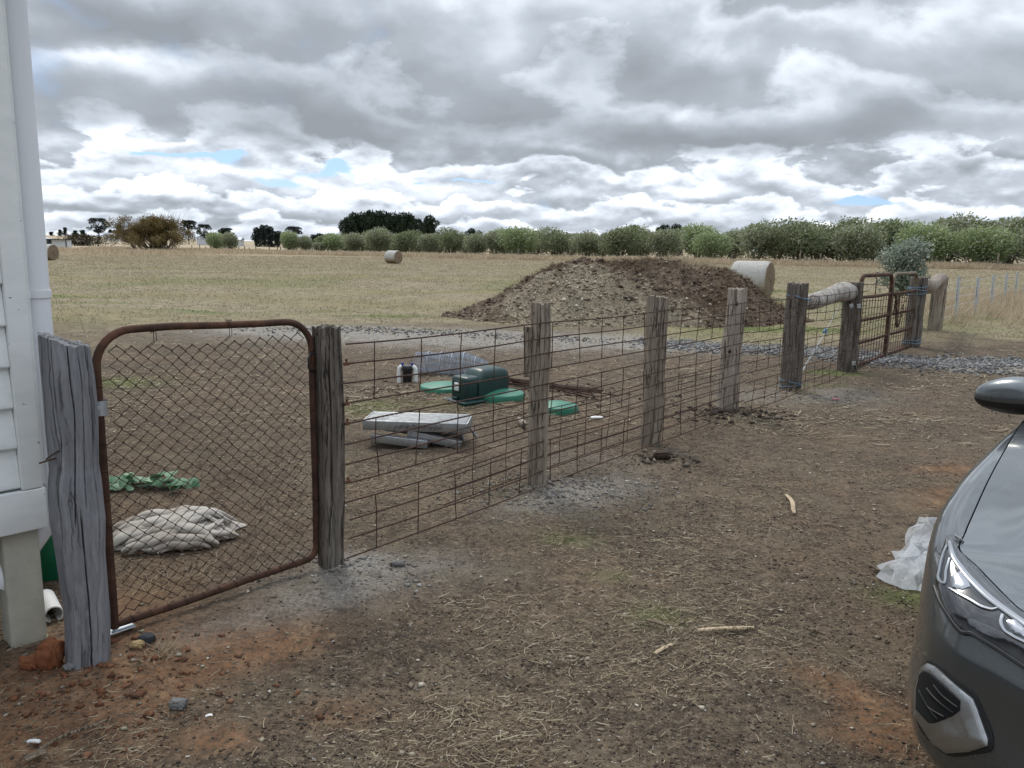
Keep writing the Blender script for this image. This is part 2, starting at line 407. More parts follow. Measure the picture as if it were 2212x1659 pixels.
M_OLIVED = m_leaf('deep_olive_leaves', [(0, (0.102, 0.134, 0.064)), (.5, (0.192, 0.222, 0.110)), (.85, (0.337, 0.356, 0.208)), (1, (0.550, 0.550, 0.438))], trans=.42)
M_OLIVEL = m_leaf('light_olive_leaves', [(0, (0.161, 0.218, 0.097)), (.5, (0.302, 0.366, 0.170)), (.85, (0.475, 0.535, 0.292)), (1, (0.550, 0.550, 0.486))], trans=.42)
M_PINE = m_leaf('pine_needles', [(0, (.010, .022, .010)), (.6, (.022, .042, .018)), (1, (.05, .075, .032))], trans=.1)
M_CYP = m_leaf('cypress_needles', [(0, (.010, .018, .014)), (.6, (.020, .032, .025)), (1, (.04, .055, .042))], trans=.1)
M_AUT = m_leaf('autumn_leaves', [(0, (0.094, 0.068, 0.024)), (.5, (0.176, 0.127, 0.042)), (1, (0.286, 0.209, 0.077))])
M_HEDGE = m_leaf('brown_hedge_leaves', [(0, (.03, .026, .012)), (1, (.075, .06, .028))])
M_BLUEG = m_leaf('blue_gum_leaves', [(0, (0.140, 0.178, 0.131)), (.5, (0.250, 0.295, 0.229)), (1, (0.449, 0.473, 0.385))])
M_FRESH = m_leaf('fresh_green_leaves', [(0, (0.065, 0.156, 0.078)), (.5, (0.130, 0.260, 0.143)), (1, (0.312, 0.468, 0.312))], .45)
M_DRYG = m_leaf('dry_grass_blades', [(0, (.22, .182, .12)), (.5, (.355, .305, .21)), (.85, (.45, .395, .285)), (1, (.54, .48, .365))], .8, .45, .1)
M_TALLG = m_leaf('tall_dry_grass_blades', [(0, (.32, .25, .165)), (.5, (.48, .395, .28)), (1, (.62, .54, .41))], .8, .45, .1)
M_GREENG = m_leaf('green_grass_blades', [(0, (.07, .10, .03)), (.5, (.12, .17, .05)), (1, (.2, .25, .09))], .7, .3, .2)
M_STRAW = m_leaf('straw_bits', [(0, (.10, .075, .05)), (.4, (.22, .17, .11)), (.75, (.36, .295, .2)), (1, (.52, .45, .33))], .8, .1, .15)
def m_stone(name, stops, sc=40):
    k = mat(name); c = k.ramp(k.isl, stops); n = k.noise(k.obj, sc, 4, .6)
    c = k.mix(k.rng(n, .3, .7, 0, .4), c, (.05, .04, .035))
    return bs(k, c, .9, normal=k.bump(n, .5, .004), spec=.2)
M_CLOD = m_stone('dirt_clods', [(0, (.03, .023, .018)), (.5, (.075, .055, .04)), (.8, (.13, .10, .075)), (.93, (.22, .19, .15)), (.985, (.5, .47, .42)), (1, (.6, .58, .54))])
M_GRAV = m_stone('blue_gravel', [(0, (.07, .07, .07)), (.5, (.16, .16, .163)), (.9, (.30, .295, .288)), (1, (.46, .45, .43))], 25)
M_RUBBLE = m_stone('cream_rubble', [(0, (.13, .098, .068)), (.5, (.29, .24, .175)), (.85, (.48, .425, .325)), (1, (.68, .62, .5))], 14)
M_REDCL = m_stone('red_clods', [(0, (.10, .045, .025)), (.6, (.19, .075, .035)), (1, (.27, .15, .09))], 30)
M_GREYCL = m_stone('grey_clods', [(0, (.13, .122, .11)), (.6, (.24, .228, .205)), (1, (.36, .345, .32))], 30)

# ------------------------------------------------------------------ the ground: masks shared by its colour and by what lies on it
def gz(x, y):                                                          # small bumps of the yard
    d = np.hypot(x, y); a = sstep(60, 12, d)
    z = (fbm(x * 2.3 + 5, y * 2.3, 4) - .5) * .035 + (fbm(x * 11, y * 11, 3) - .5) * .014
    z = z + (fbm(x * .35 + 40, y * .35, 3) - .5) * .16 * sstep(9, 20, d)
    for (px, py, r, h) in ((880, 860, .7, .03), (960, 870, 1.0, .025), (1150, 870, .8, .02), (720, 1225, .35, .03), (1165, 1065, .45, .045), (1580, 895, .5, .05), (1960, 790, .5, .06), (1420, 1000, .25, .05)):
        q = _G0(px, py); z = z + h * np.exp(-((x - q[0]) ** 2 + (y - q[1]) ** 2) / r ** 2) * (.4 + .8 * vnoise(x * 6, y * 6)) * (d < 40)
    return z * a
def blobm(x, y, lst):
    s = 0
    for (px, py, rx, ry, rot, a) in lst:
        q = _G0(px, py); u = x - q[0]; v = y - q[1]; c, sn = math.cos(rot), math.sin(rot)
        s = s + a * np.exp(-(((u * c + v * sn) / rx) ** 2 + ((-u * sn + v * c) / ry) ** 2))
    return s
STRIP = [np.array(_G0(px, py))[:2] for px, py in ((560, 712), (700, 714), (950, 718), (1200, 732), (1500, 748), (1750, 757), (1990, 787), (2220, 792), (2500, 800))]
STRIP.append(np.array([14., 8.6]))
def strip_d(x, y):
    best = np.full(np.shape(x), 1e9)
    for a, b in zip(STRIP[:-1], STRIP[1:]):
        ab = b - a; t = np.clip(((x - a[0]) * ab[0] + (y - a[1]) * ab[1]) / (ab @ ab), 0, 1)
        best = np.minimum(best, np.hypot(x - a[0] - t * ab[0], y - a[1] - t * ab[1]))
    return best
def masks(x, y):
    d = np.hypot(x, y); n = fbm(x * .45, y * .45, 4); nf = fbm(x * 3.1 + 3, y * 3.1 + 8, 4)
    lim = 14.3 + .55 * np.clip(x - 5, 0, 30) + .2 * np.clip(-x - 4, 0, 30)
    pad = sstep(-1.6, 2.2, d - lim + (n - .5) * 7 + (nf - .5) * 2.5)
    org = blobm(x, y, [(120, 1480, .42, .26, .5, 1.2), (330, 1440, .40, .22, .5, .9), (480, 1410, .42, .18, .6, .7), (250, 1330, .25, .35, 0, .7), (60, 1600, .35, .3, 0, .9), (620, 1400, .2, .09, .5, .45),
                       (1830, 1490, .22, .085, -.75, 1.25), (1905, 1560, .14, .09, -.6, 1.1), (1870, 1600, .2, .06, -.5, .7), (2050, 1015, .3, .12, .2, .9), (2085, 1062, .35, .14, .3, 1.1), (2045, 1088, .3, .1, .3, .9), (470, 1600, .12, .07, 0, .8), (1920, 790, .4, .3, 0, .5), (735, 1540, .16, .08, 0, .5)])
    org = np.clip(org * (.25 + 1.5 * nf), 0, 1)
    gw = sstep(.95, .15, strip_d(x, y) + (nf - .5) * .9)
    gry = blobm(x, y, [(800, 1240, .42, .22, .3, .8), (745, 1215, .2, .16, 0, .8), (1200, 1085, .5, .2, .5, .9), (1310, 1045, .35, .2, .4, .6), (1750, 855, .8, .5, .4, .8), (1290, 1000, .5, .3, 0, .3),
                       (700, 715, 2.4, 1.1, 0, 1.), (920, 725, 2.6, 1.3, 0, .95), (1120, 735, 2.4, 1.3, 0, .9), (1350, 735, 2.0, 1.1, 0, .8), (1480, 738, 1.6, .8, 0, .6), (690, 1300, .3, .14, .5, .4), (480, 1360, .3, .1, .5, .35)])
    gry = np.clip(gry * (.2 + 1.5 * nf) + .85 * gw, 0, 1)
    grn = blobm(x, y, [(130, 640, 1.6, .5, 0, 1.), (200, 655, 1.4, .5, 0, .6), (850, 683, 1.0, .35, 0, 1.3), (700, 672, 1.0, .3, 0, .7), (420, 675, 1.8, .4, 0, .8), (265, 826, .5, .3, 0, .9), (1225, 1162, .14, .10, 0, .8), (1310, 1245, .1, .1, 0, .35), (800, 885, .3, .25, 0, 1.0), (935, 880, .3, .2, 0, .5),
                       (1640, 712, 1.4, .5, 0, 1.4), (1780, 714, .9, .4, 0, 1.2), (1800, 805, .4, .2, 0, 1.0), (1760, 832, .4, .12, 0, .6), (1690, 628, 2.5, 1.2, 0, .9), (2100, 688, 1.2, .5, 0, 1.1), (1945, 1290, .16, .12, 0, .6), (1420, 1330, .12, .1, 0, .5), (60, 690, 1.2, .4, 0, .5)])
    gp = sstep(.53, .70, fbm(x * .22 + 60, y * .16 + 12, 4)) * sstep(60, 15, d - 16)
    grn = np.clip(grn * (.2 + 1.5 * nf) + .42 * gp * pad, 0, 1)
    return pad, org, gry, grn
def bigtone(x, y): return fbm(x * .8 + 31, y * .8 + 77, 4)

azs = np.concatenate([np.linspace(-PI, -.85, 40)[:-1], np.linspace(-.85, .85, 620), np.linspace(.85, PI, 40)[1:-1]])
rad = np.exp(np.linspace(math.log(.5), math.log(6500), 720))
RR, AA = np.meshgrid(rad, azs, indexing='ij')
gx = RR * np.sin(AA); gy = RR * np.cos(AA)
gzv = gz(gx, gy) + terr(gx, gy)
na, nr = len(azs), len(rad)
Vg = np.concatenate([np.stack([gx, gy, gzv], -1).reshape(-1, 3), [[0, 0, 0]]])
ii, jj = np.meshgrid(np.arange(nr - 1), np.arange(na), indexing='ij'); j2 = (jj + 1) % na
Fg = np.stack([ii * na + jj, ii * na + j2, (ii + 1) * na + j2, (ii + 1) * na + jj], -1).reshape(-1, 4)[:, ::-1]
mk = np.stack(masks(gx, gy), -1).reshape(-1, 4); mk = np.concatenate([mk, mk[:1]])

k = mat('ground_soil_and_dry_grass')
at = k.new('ShaderNodeAttribute', attribute_name='zone'); sp = k.new('ShaderNodeSeparateColor'); k.put(sp.inputs[0], at.outputs['Color'])
PAD, ORG, GRY = sp.outputs[0], sp.outputs[1], sp.outputs[2]; GRN = at.outputs['Alpha']
pos = k.pos
nA = k.noise(pos, .8, 5, .6); nB = k.noise(pos, 9, 8, .68); nC = k.noise(pos, 70, 5, .7); nD = k.noise(pos, 2.6, 6, .6)
nE = k.noise(pos, 190, 3, .65); nF = k.noise(pos, 34, 6, .7)
dirt = k.ramp(nB, [(.3, (.040, .031, .023)), (.47, (.078, .060, .044)), (.62, (.124, .094, .065)), (.78, (.18, .14, .097))])
dirt = k.mix(k.rng(nA, .42, .64), dirt, k.ramp(nB, [(.3, (.056, .040, .029)), (.5, (.118, .081, .055)), (.72, (.19, .136, .094))]))
nG = k.noise(pos, 1.3, 6, .62); dirt = k.mix(k.rng(nG, .50, .64, 0, .62), dirt, k.ramp(nC, [(.35, (.024, .021, .018)), (.7, (.075, .062, .048))]))
dirt = k.mix(k.rng(nF, .52, .66, 0, .65), dirt, (.22, .175, .122))
dirt = k.mix(k.rng(nF, .46, .34, 0, .75), dirt, (.024, .021, .018))
dirt = k.mix(k.rng(nC, .56, .70, 0, .75), dirt, (.29, .235, .165))
dirt = k.mix(k.rng(nC, .44, .32, 0, .8), dirt, (.022, .019, .016))
dirt = k.mix(k.rng(nE, .64, .70, 0, .8), dirt, (.42, .39, .33))
dirt = k.mix(k.math('MULTIPLY', k.rng(nD, .5, .68), .45), dirt, (.20, .16, .11))
orgc = k.ramp(nB, [(.3, (.12, .060, .034)), (.55, (.23, .125, .068)), (.8, (.38, .25, .15))])
c = k.mix(k.math('MULTIPLY', ORG, k.rng(nF, .36, .56, .12, .85)), dirt, orgc)
gryc = k.ramp(nC, [(.3, (.11, .10, .09)), (.5, (.25, .23, .205)), (.7, (.42, .395, .35))])
c = k.mix(k.math('MULTIPLY', GRY, k.rng(nB, .3, .55, .35, 1)), c, gryc)
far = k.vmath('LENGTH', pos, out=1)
sv = k.map(pos, (1, 1, 1))
pg = k.ramp(k.noise(pos, 3.2, 8, .66), [(.3, (.13, .104, .068)), (.48, (.22, .183, .122)), (.64, (.305, .262, .18)), (.8, (.385, .342, .25))])
pg = k.mix(k.rng(k.noise(k.map(pos, (.07, .17, 1)), 1, 6, .6), .42, .60), pg, k.ramp(k.noise(pos, 1.5, 7, .65), [(.3, (.15, .128, .068)), (.55, (.225, .192, .108)), (.75, (.31, .265, .165))]))
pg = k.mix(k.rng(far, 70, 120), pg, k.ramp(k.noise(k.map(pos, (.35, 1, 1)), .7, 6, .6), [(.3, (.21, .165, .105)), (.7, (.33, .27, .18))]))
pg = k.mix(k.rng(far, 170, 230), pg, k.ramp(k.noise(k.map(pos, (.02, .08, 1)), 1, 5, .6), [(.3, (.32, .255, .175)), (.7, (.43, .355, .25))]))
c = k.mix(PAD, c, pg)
grc = k.ramp(nB, [(.3, (.055, .075, .022)), (.55, (.115, .145, .045)), (.8, (.2, .22, .085))])
c = k.mix(k.math('MULTIPLY', GRN, k.rng(nC, .3, .55, .4, .95)), c, grc)
hh = k.math('ADD', k.math('MULTIPLY', nB, .6), k.math('MULTIPLY', nC, .4))
M_GROUND = bs(k, c, .95, spec=.1, normal=k.bump(hh, 1.0, .02))
go = npmesh('ground', Vg, Fg, M_GROUND, smooth=True, attrs={'zone': mk})
tag(go, kind='structure')

# ------------------------------------------------------------------ what nobody could count: straw, clods, gravel, grass
def spread_pts(n, r0, r1, a0, a1, pw=1.6):
    """points between two distances, denser near (as 1 / distance ** pw over the plane)"""
    q = rng.random(n); e = 2 - pw
    r = (r0 ** e + q * (r1 ** e - r0 ** e)) ** (1 / e); a = a0 + rng.random(n) * (a1 - a0)
    return r * np.sin(a), r * np.cos(a)
def keep_out(x, y): return np.ones(len(x), bool)
# straw: thin bent ribbons lying on the yard
def make_straw(n, r0, r1, name, lmin, lmax, wd, pw, label):
    x, y = spread_pts(n, r0, r1, -.80, .80, pw)
    pad, org, gry, grn = masks(x, y)
    dens = np.clip((fbm(x * 1.3 + 9, y * 1.3 + 4, 4) - .43) * 4.6, .05, 1) * (1 - .85 * org) * (1 - .7 * gry) * (1 - .7 * pad)
    kp = rng.random(n) < dens; x, y = x[kp], y[kp]; n = len(x)
    d = np.hypot(x, y)
    L = (lmin + (lmax - lmin) * rng.random(n) ** 4.); a = rng.random(n) * 2 * PI; a = np.where(rng.random(n) < .5, rng.normal(.35, .5, n), a)
    bend = rng.normal(0, .55, n); W = wd * (.5 + rng.random(n)) * (1 + d * .05)
    z = gz(x, y) + terr(x, y) + .003 + .010 * rng.random(n); tilt = rng.normal(0, .10, n)
    px, py, pz = x, y, z; rows = []
    for s_ in range(4):
        t = s_ / 3; an = a + bend * t
        sxv = -np.sin(an); syv = np.cos(an); ww = W * (1 - .35 * abs(t - .3))
        rows.append(np.stack([px - sxv * ww, py - syv * ww, pz], 1)); rows.append(np.stack([px + sxv * ww, py + syv * ww, pz + .0008], 1))
        px = px + np.cos(an) * L / 3; py = py + np.sin(an) * L / 3; pz = pz + np.sin(tilt) * L / 3
    Vv = np.stack(rows, 1).reshape(-1, 3); b = (np.arange(n) * 8)[:, None]
    Ff = np.concatenate([b + np.array([[0, 1, 3, 2]]), b + np.array([[2, 3, 5, 4]]), b + np.array([[4, 5, 7, 6]])])
    return tag(npmesh(name, Vv, Ff, M_STRAW), label, kind='stuff')
make_straw(175000, 1.3, 7.5, 'straw', .006, .066, .0009, 1.5, 'bits of dry straw scattered over the bare yard')
make_straw(52000, 7., 16, 'far_straw', .04, .16, .0030, 1.2, 'dry straw scattered over the yard beyond the fence')
OCT = np.array([(1, 0, 0), (-1, 0, 0), (0, 1, 0), (0, -1, 0), (0, 0, 1), (0, 0, -1)], float)
OF = np.array([(0, 2, 4), (2, 1, 4), (1, 3, 4), (3, 0, 4), (2, 0, 5), (1, 2, 5), (3, 1, 5), (0, 3, 5)])
_ic = bmesh.new(); bmesh.ops.create_icosphere(_ic, subdivisions=1, radius=1); ICO = np.array([v.co for v in _ic.verts]); ICF = np.array([[v.index for v in f.verts] for f in _ic.faces]); _ic.free()
def stones(name, Pc, size, m, label, flat=.6, jit=.35, ico=False, kind='stuff', parent=None):
    B, BF = (ICO, ICF) if ico else (OCT, OF); n = len(Pc); nb = len(B)
    q = B[None] * (1 + rng.normal(0, jit, (n, nb, 1)).clip(-.6, .8)); q = q * (np.asarray(size).reshape(-1, 1, 1) * (.7 + .6 * rng.random((n, 1, 3))))
    a = rng.random(n) * 2 * PI; c, s_ = np.cos(a)[:, None], np.sin(a)[:, None]
    X = q[..., 0] * c - q[..., 1] * s_; Y = q[..., 0] * s_ + q[..., 1] * c
    q = np.stack([X, Y, q[..., 2] * flat], -1) + Pc[:, None]
    return tag(npmesh(name, q.reshape(-1, 3), (BF[None] + (np.arange(n) * nb)[:, None, None]).reshape(-1, 3), m, parent), label, kind=kind)
x, y = spread_pts(210000, 1.3, 13, -.80, .80, 1.6)
pad, org, gry, grn = masks(x, y); kp = rng.random(len(x)) < (.22 + .9 * sstep(.40, .62, bigtone(x, y))) * (1 - .75 * org) * (1 - pad); x, y = x[kp], y[kp]
d = np.hypot(x, y); sz = (.0013 + .0052 * rng.random(len(x)) ** 4.5) * (1 + .05 * d)
stones('loose_crumbs', np.stack([x, y, gz(x, y) + terr(x, y) + sz * .2], 1), sz, M_CLOD, 'dark crumbs of mulch and small pale stones over the yard')
# red clods near the house pier
q = []
for (px, py, n, s_) in ((60, 1530, 90, .2), (130, 1480, 120, .14), (260, 1500, 80, .17), (330, 1400, 60, .12), (180, 1580, 60, .16), (480, 1450, 22, .2), (400, 1590, 12, .15)):
    c_ = G(px, py); q.append(np.stack([rng.normal(c_[0], s_, n), rng.normal(c_[1], s_ * .8, n)], 1))
q = np.concatenate(q); sz = .003 + .015 * rng.random(len(q)) ** 3
stones('red_clods', np.column_stack([q, gz(q[:, 0], q[:, 1]) + sz * .25]), sz, M_REDCL, 'small red clay clods by the house pier', jit=.5)
# grey clods at the feet of the posts
q = []
for (px, py, n, sx_, sy_) in ((1190, 1075, 420, .32, .14), (1110, 1080, 120, .2, .12), (1300, 1045, 100, .25, .12), (760, 1235, 160, .18, .12), (860, 1240, 50, .2, .12), (1250, 1050, 160, .3, .12), (1750, 855, 200, .4, .25)):
    c_ = G(px, py); q.append(np.stack([rng.normal(c_[0], sx_, n), rng.normal(c_[1], sy_, n)], 1))
q = np.concatenate(q); sz = .003 + .017 * rng.random(len(q)) ** 3.2
stones('grey_clods', np.column_stack([q, gz(q[:, 0], q[:, 1]) + sz * .2]), sz, M_GREYCL, 'grey clods dug out round the fence posts', jit=.5)
q = []
for (px, py, n, s_) in ((1580, 900, 260, .3), (1430, 1000, 90, .14), (1650, 905, 60, .2), (980, 845, 150, .5), (1200, 850, 150, .5), (870, 850, 80, .3)):
    c_ = G(px, py); q.append(np.stack([rng.normal(c_[0], s_, n), rng.normal(c_[1], s_ * .7, n)], 1))
q = np.concatenate(q); sz = .006 + .028 * rng.random(len(q)) ** 2.4
stones('dark_clods', np.column_stack([q, gz(q[:, 0], q[:, 1]) + sz * .25]), sz, M_CLOD, 'dark soil clods by the posts and the tank lids', jit=.5)
# gravel track
t = rng.random(42000); n = len(t); seg = np.minimum((t * (len(STRIP) - 1)).astype(int), len(STRIP) - 2); f_ = t * (len(STRIP) - 1) - seg
SA = np.array(STRIP); q = SA[seg] * (1 - f_)[:, None] + SA[seg + 1] * f_[:, None] + rng.normal(0, .36, (n, 2))
dn = np.where(q[:, 0] > 4.3, 1., np.where(q[:, 0] > 2.2, .6, .07)) * np.clip((fbm(q[:, 0] * 1.1, q[:, 1] * 1.1, 3) - .22) * 3, .05, 1)
q = q[rng.random(n) < dn]; sz = .010 + .022 * rng.random(len(q)) ** 1.5
stones('track_gravel', np.column_stack([q, gz(q[:, 0], q[:, 1]) + sz * .3]), sz, M_GRAV, 'blue-grey crushed stone along the track through the farm gates')
# pale shell-like stones
x, y = spread_pts(2600, 2, 18, -.7, .7, 1.2); sz = .004 + .010 * rng.random(len(x)) ** 2 + .0006 * np.hypot(x, y)
stones('pale_pebbles', np.stack([x, y, gz(x, y) + terr(x, y) + .003], 1), sz, M_RUBBLE, 'pale pebbles dotted over the yard', flat=.4)
# short paddock grass
def grass(name, x, y, h, wd, m, label, lean=.5, wind=(.5, -.1)):
    n = len(x); z = gz(x, y) + terr(x, y)
    D = np.stack([rng.normal(wind[0], lean, n), rng.normal(wind[1], lean, n), np.ones(n)], 1)
    Vv, Ff = leaves(np.stack([x, y, z - .01], 1), D, rvec(n), h, wd)
    return tag(npmesh(name, Vv, Ff, m), label, kind='stuff')
x, y = spread_pts(330000, 12, 120, -.72, .72, 1.2); pad, org, gry, grn = masks(x, y)
kp = rng.random(len(x)) < (.03 + .97 * pad) * np.clip((fbm(x * .9, y * .9, 4) - .3) * 3.2, .15, 1) * (1 - .6 * grn); x, y = x[kp], y[kp]; d = np.hypot(x, y)
grass('dry_paddock_grass', x, y, (.025 + .075 * rng.random(len(x)) ** 1.8) * (1 + .006 * d), .004 + .00030 * d, M_DRYG, 'short dry paddock grass beyond the yard', 1.1)
x, y = spread_pts(160000, 2, 60, -.72, .72, 1.1); pad, org, gry, grn = masks(x, y)
kp = rng.random(len(x)) < grn ** 1.3 * .8; x, y = x[kp], y[kp]; d = np.hypot(x, y)
grass('green_grass', x, y, .02 + .055 * rng.random(len(x)) + .0006 * d, .0016 + .00028 * d, M_GREENG, 'patches of short green grass in the dry paddock', .8)
# tufts in the yard
q = []
for (px, py, n, s_, hh_) in ((345, 1418, 90, .035, .07), (1740, 850, 160, .12, .12), (1260, 640, 0, .1, .1), (395, 1240, 60, .08, .09), (330, 1270, 60, .06, .1), (1890, 1030, 40, .06, .05), (2140, 650, 300, .5, .4), (640, 1380, 50, .05, .04), (1500, 870, 80, .2, .08), (830, 880, 120, .25, .07), (900, 870, 120, .25, .07), (1050, 905, 120, .2, .06)):
    c_ = G(px, py); q.append(np.stack([rng.normal(c_[0], s_, n), rng.normal(c_[1], s_, n), np.full(n, hh_)], 1))
q = np.concatenate(q); grass('dry_grass_tufts', q[:, 0], q[:, 1], q[:, 2] * (.5 + .8 * rng.random(len(q))), .0022, M_TALLG, 'small dry grass tufts in the yard', .8)
# tall grass along the tree line and the far fence
def row_y(x): return 137.0 - .765 * (np.asarray(x, float) - 0)            # the line the windbreak trees stand on
n = 170000; x = -95 + rng.random(n) * 195; yl = row_y(x); t = rng.random(n) ** .8
wdt = 26 + 12 * sstep(10, -60, x) - 14 * sstep(10, 60, x)
y = yl + 1 - t * wdt; kp = (rng.random(n) < np.clip((fbm(x * .35, y * .2, 4) - .22) * 3, .05, 1)) & (np.hypot(x, y) > 25); x, y = x[kp], y[kp]
grass('tall_dry_grass', x, y, (.3 + .6 * rng.random(len(x))) * (.55 + .8 * fbm(x * .3, y * .3, 3)), .02 + .00013 * np.hypot(x, y), M_TALLG, 'tall pale dry grass in front of the windbreak trees', .35, (.25, 0))
n = 26000; x = -110 + rng.random(n) * 75; y = 100 + rng.random(n) * 62; kp = rng.random(n) < np.clip((fbm(x * .2, y * .2, 4) - .3) * 3, .02, 1) * sstep(-38, -50, x); x, y = x[kp], y[kp]
grass('rank_dry_grass', x, y, .3 + .7 * rng.random(len(x)), .045, M_TALLG, 'rank dry grass below the autumn willow', .35, (.25, 0))
# dry grass right of the braced post, along the droppers
n = 15000; t = rng.random(n); c_ = np.array([9.5, 17.6]) + t[:, None] * np.array([12.5, 15.5]); q = c_ + rng.normal(0, 1, (n, 2)) * np.array([1.3, 1.1]) + np.array([.9, 1.2])
kp = rng.random(n) < np.clip((fbm(q[:, 0] * .8, q[:, 1] * .8, 3) - .3) * 3, .05, 1); q = q[kp]
grass('verge_grass', q[:, 0], q[:, 1], .15 + .45 * rng.random(len(q)), .008, M_TALLG, 'tall dry grass along the slim fence droppers', .4)

def G(x, y, z=0.):                                     # from here on, ground points sit on the bumps of the yard
    q = _G0(x, y, z)
    if z == 0.: q[2] = float(gz(q[0], q[1]))
    return q
# ------------------------------------------------------------------ timber posts
FD = np.array([.620, .785, 0]); FD /= np.linalg.norm(FD); FN = np.array([FD[1], -FD[0], 0]); UZ = np.array([0, 0, 1.])
def post_mesh(base, h, wx, wy, m, ang=0., p=3.5, seed=1, rib=.0018, ribk=11., lobes=.06, taper=0., lean=(0, 0), cracks=(), top=.02, topslope=0., prof=None, n=72, nz=70, name='timber', parent=None, sink=.08):
    th = np.linspace(0, 2 * PI, n, endpoint=False); t = np.linspace(0, 1, nz)
    T, TH = np.meshgrid(t, th, indexing='ij'); z = -sink + T * (h + sink)
    r = (np.abs(np.cos(TH)) ** p + np.abs(np.sin(TH)) ** p) ** (-1 / p)
    cx, sx_ = np.cos(TH), np.sin(TH)
    r = r * (1 + lobes * 2 * (fbm(cx * 1.2 + seed * 3.7 + 50, sx_ * 1.2 + z * 1.1 + seed, 3) - .5)) * (1 - taper * T)
    r = r * (1 + .07 * (fbm(z * 2.2 + seed * 9, cx * .8 + 5, 3) - .5) * 2) 
    if prof is not None:
        zz, ff = zip(*prof); r = r * np.interp(z, zz, ff)
    w_ = (wx + wy) / 4
    g = np.abs(fbm(TH * ribk + seed * 11, z * 1.3 + 3, 3) - .5) * 2
    r = r - rib / w_ * (1 - g) ** 3 * 1.4 + rib / w_ * .35 * (fbm(TH * ribk * 2.2, z * 3.5, 3) - .5)
    for (c0, dpt, wd, z0, z1, dr) in cracks:
        cc = c0 + dr * (z - z0) + .16 * (vnoise(z * 7 + c0 * 9, z * 0 + seed) - .5)
        a_ = np.abs((TH - cc + PI) % (2 * PI) - PI)
        r = r - dpt / w_ * np.exp(-(a_ / wd) ** 2) * sstep(z0 - .03, z0 + .05, z) * sstep(z1 + .03, z1 - .05, z)
    ca, sa = math.cos(ang), math.sin(ang)
    def place(r, z):
        u = r * np.cos(TH[:z.shape[0]]) * wx / 2; v = r * np.sin(TH[:z.shape[0]]) * wy / 2
        zz = z + (top * (fbm(u * 40 + seed, v * 40, 3) - .5) * 2 + topslope * u) * sstep(.8, 1, (z + sink) / (h + sink))
        bend = .022 * (fbm(z * 1.4 + seed * 3, z * 0 + 2., 2) - .5) * 2; u = u + bend * sstep(0, .2, z)
        return np.stack([base[0] + u * ca - v * sa + lean[0] * z, base[1] + u * sa + v * ca + lean[1] * z, zz], -1)
    Gd = place(r, z)
    cap = [place(r[-1:] * f, z[-1:]) for f in (.95, .8, .6, .4, .2, .05)]
    Gd = np.concatenate([Gd] + cap, 0)
    mb = MB(); mb.grid(Gd.transpose(1, 0, 2), closed_u=True)
    return mb.build(name, m, parent, angle=60)

ang_f = math.atan2(FD[1], FD[0])
# thick rounded gatepost by the house
b = G(180, 1425); b[0] += .016
lp = thing('gatepost', 'thick rounded grey timber gatepost with one long crack, against the white house', 'post', (b[0], b[1], 0), 'timber posts of the fence')
pa = math.atan2(b[1], b[0]) - PI / 2                                      # faces the yard
post_mesh(b, 1.205, .158, .15, M_WPOST, pa, 2.5, 5, .0012, 2.2, .05, -.02, (.02, 0),
          [(-1.35, .030, .016, -.08, .60, -.22), (-1.62, .026, .014, .56, 1.2, .28), (-2.1, .014, .014, .70, 1.2, .1), (-1.18, .012, .012, .62, 1.2, .12), (-.80, .012, .016, .40, 1.2, .1), (-1.15, .010, .010, .05, .26, -.1)],
          .016, -.35, [(-.1, .98), (.25, .95), (.42, .99), (.55, 1.10), (.68, 1.05), (.75, .96), (.9, 1.0), (1.1, 1.0), (1.2, .97)], n=240, nz=130, parent=lp)
mb = MB(); q = b + np.array([-.02, -.085, 0])
mb.tube([q + np.array([-.012, -.012, .795]), q + np.array([.0, -.02, .805]), q + np.array([.028, 0, .825])], .0028, 6); mb.build('nail', M_RUSTD, lp); mb = MB()
mb.tube([q + np.array([.02, -.008, .80]), q + np.array([-.03, -.025, .785])], .003, 6)
mb.build('nail', M_RUSTD, lp)
def post(name, label, px, py, h, wx, wy, m, seed, **kw):
    parts = kw.pop('parts', None); q = G(px, py)
    t = thing(name, label, 'post', (q[0], q[1], 0), 'timber posts of the fence')
    kw.setdefault('ang', ang_f + .9)
    post_mesh(q, h, wx, wy, m, seed=seed, parent=t, **kw)
    return t, q
t2, q2 = post('fence_post', 'dark squared timber post that the rusty chain-link gate closes against', 716, 1222, 1.175, .115, .115, M_WDARK, 2, ang=ang_f - .25, p=5, rib=.002, lobes=.06,
   cracks=[(-2.05, .02, .05, .1, 1.2, .12), (-1.35, .012, .03, .5, 1.2, 0), (-.95, .015, .05, .6, 1.2, .05)])
t3, q3 = post('fence_post', 'grey timber post with a short plank offcut fixed to its side', 1158, 1057, 1.215, .125, .12, M_WGREY, 3, ang=.1, p=4.5, taper=.02, cracks=[(-1.3, .012, .04, .6, 1.22, .1), (-1.75, .012, .04, 0, .7, 0), (-.9, .014, .04, .5, 1.22, 0)])
mb = MB(); mb.box(q3 + np.array([-.075, .01, .86]), (.05, .10, .32), bev=.006)
mb.build('plank_offcut', M_WGREY, t3)
t4, q4 = post('fence_post', 'grey timber post with a deep split running down its middle from the top', 1403, 960, 1.2, .165, .13, M_WGREY, 4, ang=.15, p=4, lean=(.012, .0), cracks=[(-1.45, .04, .05, .55, 1.22, .25), (-1.7, .02, .05, 0, .6, .1), (-.8, .012, .04, .3, 1.0, 0)], topslope=-.05)
